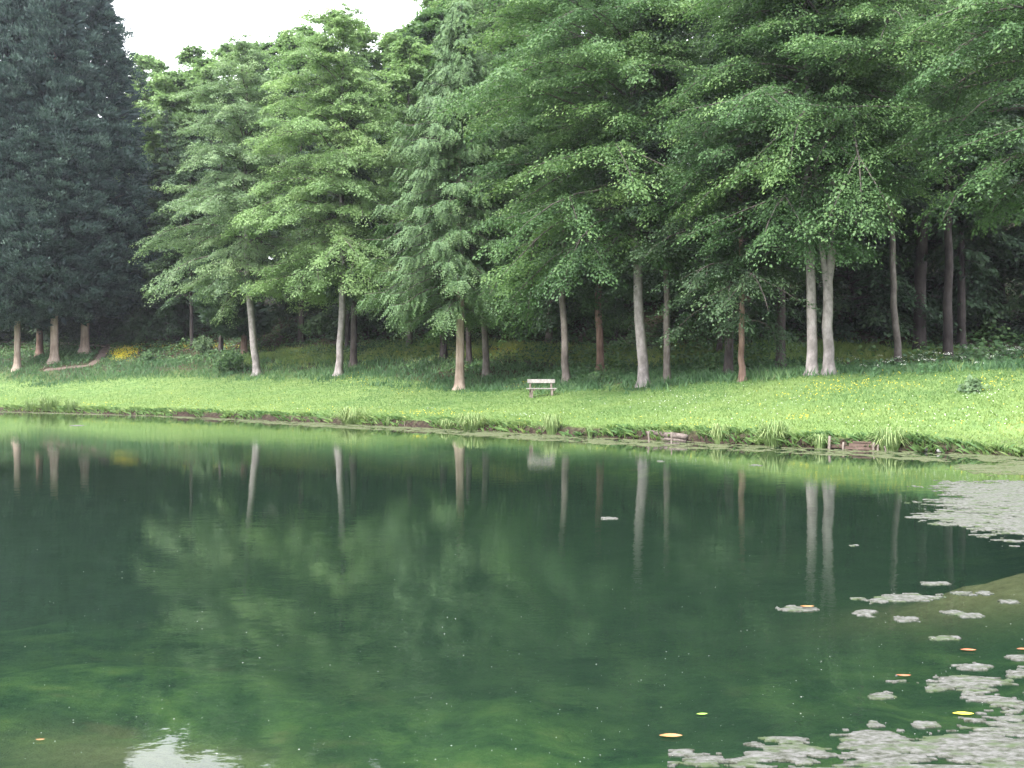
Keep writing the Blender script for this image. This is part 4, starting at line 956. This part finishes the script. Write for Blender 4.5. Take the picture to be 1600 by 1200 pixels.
# ------------------------------------------------------------------ sapling on the near bank, only its tips reach the left edge
rng = np.random.default_rng(91); base = np.array([-5.0, 3.2, float(height(-5.0, 3.2))])
wd = Wood(); lv = Leaves()
wd.tube([(0, 0, -.2), (.05, .05, 1.2), (.1, .2, 2.6), (.1, .3, 4.2)], [.05, .045, .03, .012], 8, rng, .04)
tips = []
for px, py, dd in ((-8, 256, 6.6), (-14, 440, 6.4), (-6, 496, 6.2), (-12, 520, 6.3)):
    tips.append(np.array([(px-CX)/F*dd, dd, zat(py, dd)]) - base)
for q in range(14): a = rng.random()*6.28; tips.append(np.array([math.cos(a)*1.3-.4, math.sin(a)*1.2, 1.6+2.6*rng.random()]))
for q, tpt in enumerate(tips):
    z0 = min(max(tpt[2]-.5, 1.0), 3.6); s0 = np.array([.08, .2*z0/3, z0]); t = np.linspace(0, 1, 7)[:, None]
    Pb = s0 + (tpt-s0)*t + np.array([0, 0, .25])*np.sin(t*np.pi); wd.tube(Pb, .014*np.linspace(1, .2, 7), 5)
    k = 26; tt = .35+.65*rng.random(k); c = path_interp(Pb, tt) + rng.normal(size=(k, 3))*.02
    lv.add(kites(c, norm(tpt-s0)+rng.normal(size=(k, 3))*.6, norm(np.array([[0, 0, 1.]])+rng.normal(size=(k, 3))*.4), .055+.03*rng.random(k), np.full(k, .02)), rng.random(k))
sp = empty('sapling', base, 'bright yellow green sapling whose leaf tips show at the left edge', 'tree')
link('trunk', wd.mesh('trunk'), M['grey_bark'], sp); link('crown', lv.mesh('crown'), M['sapling_leaf'], sp)

# ------------------------------------------------------------------ damp air
m, nt, out = nodes_of('haze'); v = N(nt, 'ShaderNodeVolumePrincipled', Density=.00022, Anisotropy=.2); v.inputs['Color'].default_value = (.86, .85, 1, 1)
nt.links.new(v.outputs[0], out.inputs['Volume']); M['haze'] = m
me = bpy.data.meshes.new('haze'); hx = [(x, y, z) for z in (-4, 75) for x, y in ((-185, -45), (145, -45), (145, 230), (-185, 230))]
me.from_pydata(hx, [], [(0, 3, 2, 1), (4, 5, 6, 7), (0, 1, 5, 4), (1, 2, 6, 5), (2, 3, 7, 6), (3, 0, 4, 7)])
tag(link('haze', me, m), kind='stuff')

# ------------------------------------------------------------------ light, sky, camera
SUN = np.array([-.62, -.62, .78]); SUN /= np.linalg.norm(SUN)
w = bpy.data.worlds.new('World'); SC.world = w; w.use_nodes = True; nt = w.node_tree; nt.nodes.clear()
out = nt.nodes.new('ShaderNodeOutputWorld'); bg = N(nt, 'ShaderNodeBackground', Strength=.12)
sky = nt.nodes.new('ShaderNodeTexSky'); sky.sky_type = 'NISHITA'; sky.sun_disc = False
sky.sun_elevation = math.asin(SUN[2]); sky.sun_rotation = math.atan2(SUN[0], SUN[1]); sky.air_density = 1; sky.dust_density = 2
tc = nt.nodes.new('ShaderNodeTexCoord'); cl = noise(nt, tc.outputs['Generated'], 1.8, 5)
cloud = ramp(nt, cl, [(.3, (8.2, 8.6, 9.2)), (.7, (11, 11.2, 11.4))])
nt.links.new(mixc(nt, .88, sky.outputs[0], cloud), bg.inputs[0]); nt.links.new(bg.outputs[0], out.inputs[0])
sl = bpy.data.lights.new('sun', 'SUN'); sl.energy = 2.2; sl.angle = math.radians(12); sl.color = (1, .96, .9)
so = bpy.data.objects.new('sun', sl); COL.objects.link(so)
from mathutils import Vector
so.rotation_euler = Vector(tuple(-SUN)).to_track_quat('-Z', 'Y').to_euler(); so.location = tuple(SUN*60)

cam = bpy.data.cameras.new('camera'); cam.sensor_width = 36; cam.lens = 36*F/1600; cam.clip_end = 2000; cam.clip_start = .05
co_ = bpy.data.objects.new('camera', cam); COL.objects.link(co_); co_.location = (0, 0, CAMZ); co_.rotation_euler = (math.pi/2 + math.atan((HY-600)/F), 0, 0)
SC.camera = co_
print("FACES", sum(len(m.polygons) for m in bpy.data.meshes))
SC.render.engine = 'CYCLES'; SC.render.resolution_x = 1024; SC.render.resolution_y = 768
SC.view_settings.view_transform = 'Standard'; SC.view_settings.look = 'None'; SC.view_settings.exposure = 1.85; SC.view_settings.gamma = 1
cy = SC.cycles; cy.max_bounces = 8; cy.transparent_max_bounces = 8; cy.diffuse_bounces = 3; cy.glossy_bounces = 3; cy.transmission_bounces = 4
cy.use_denoising = True; cy.caustics_reflective = False; cy.caustics_refractive = False
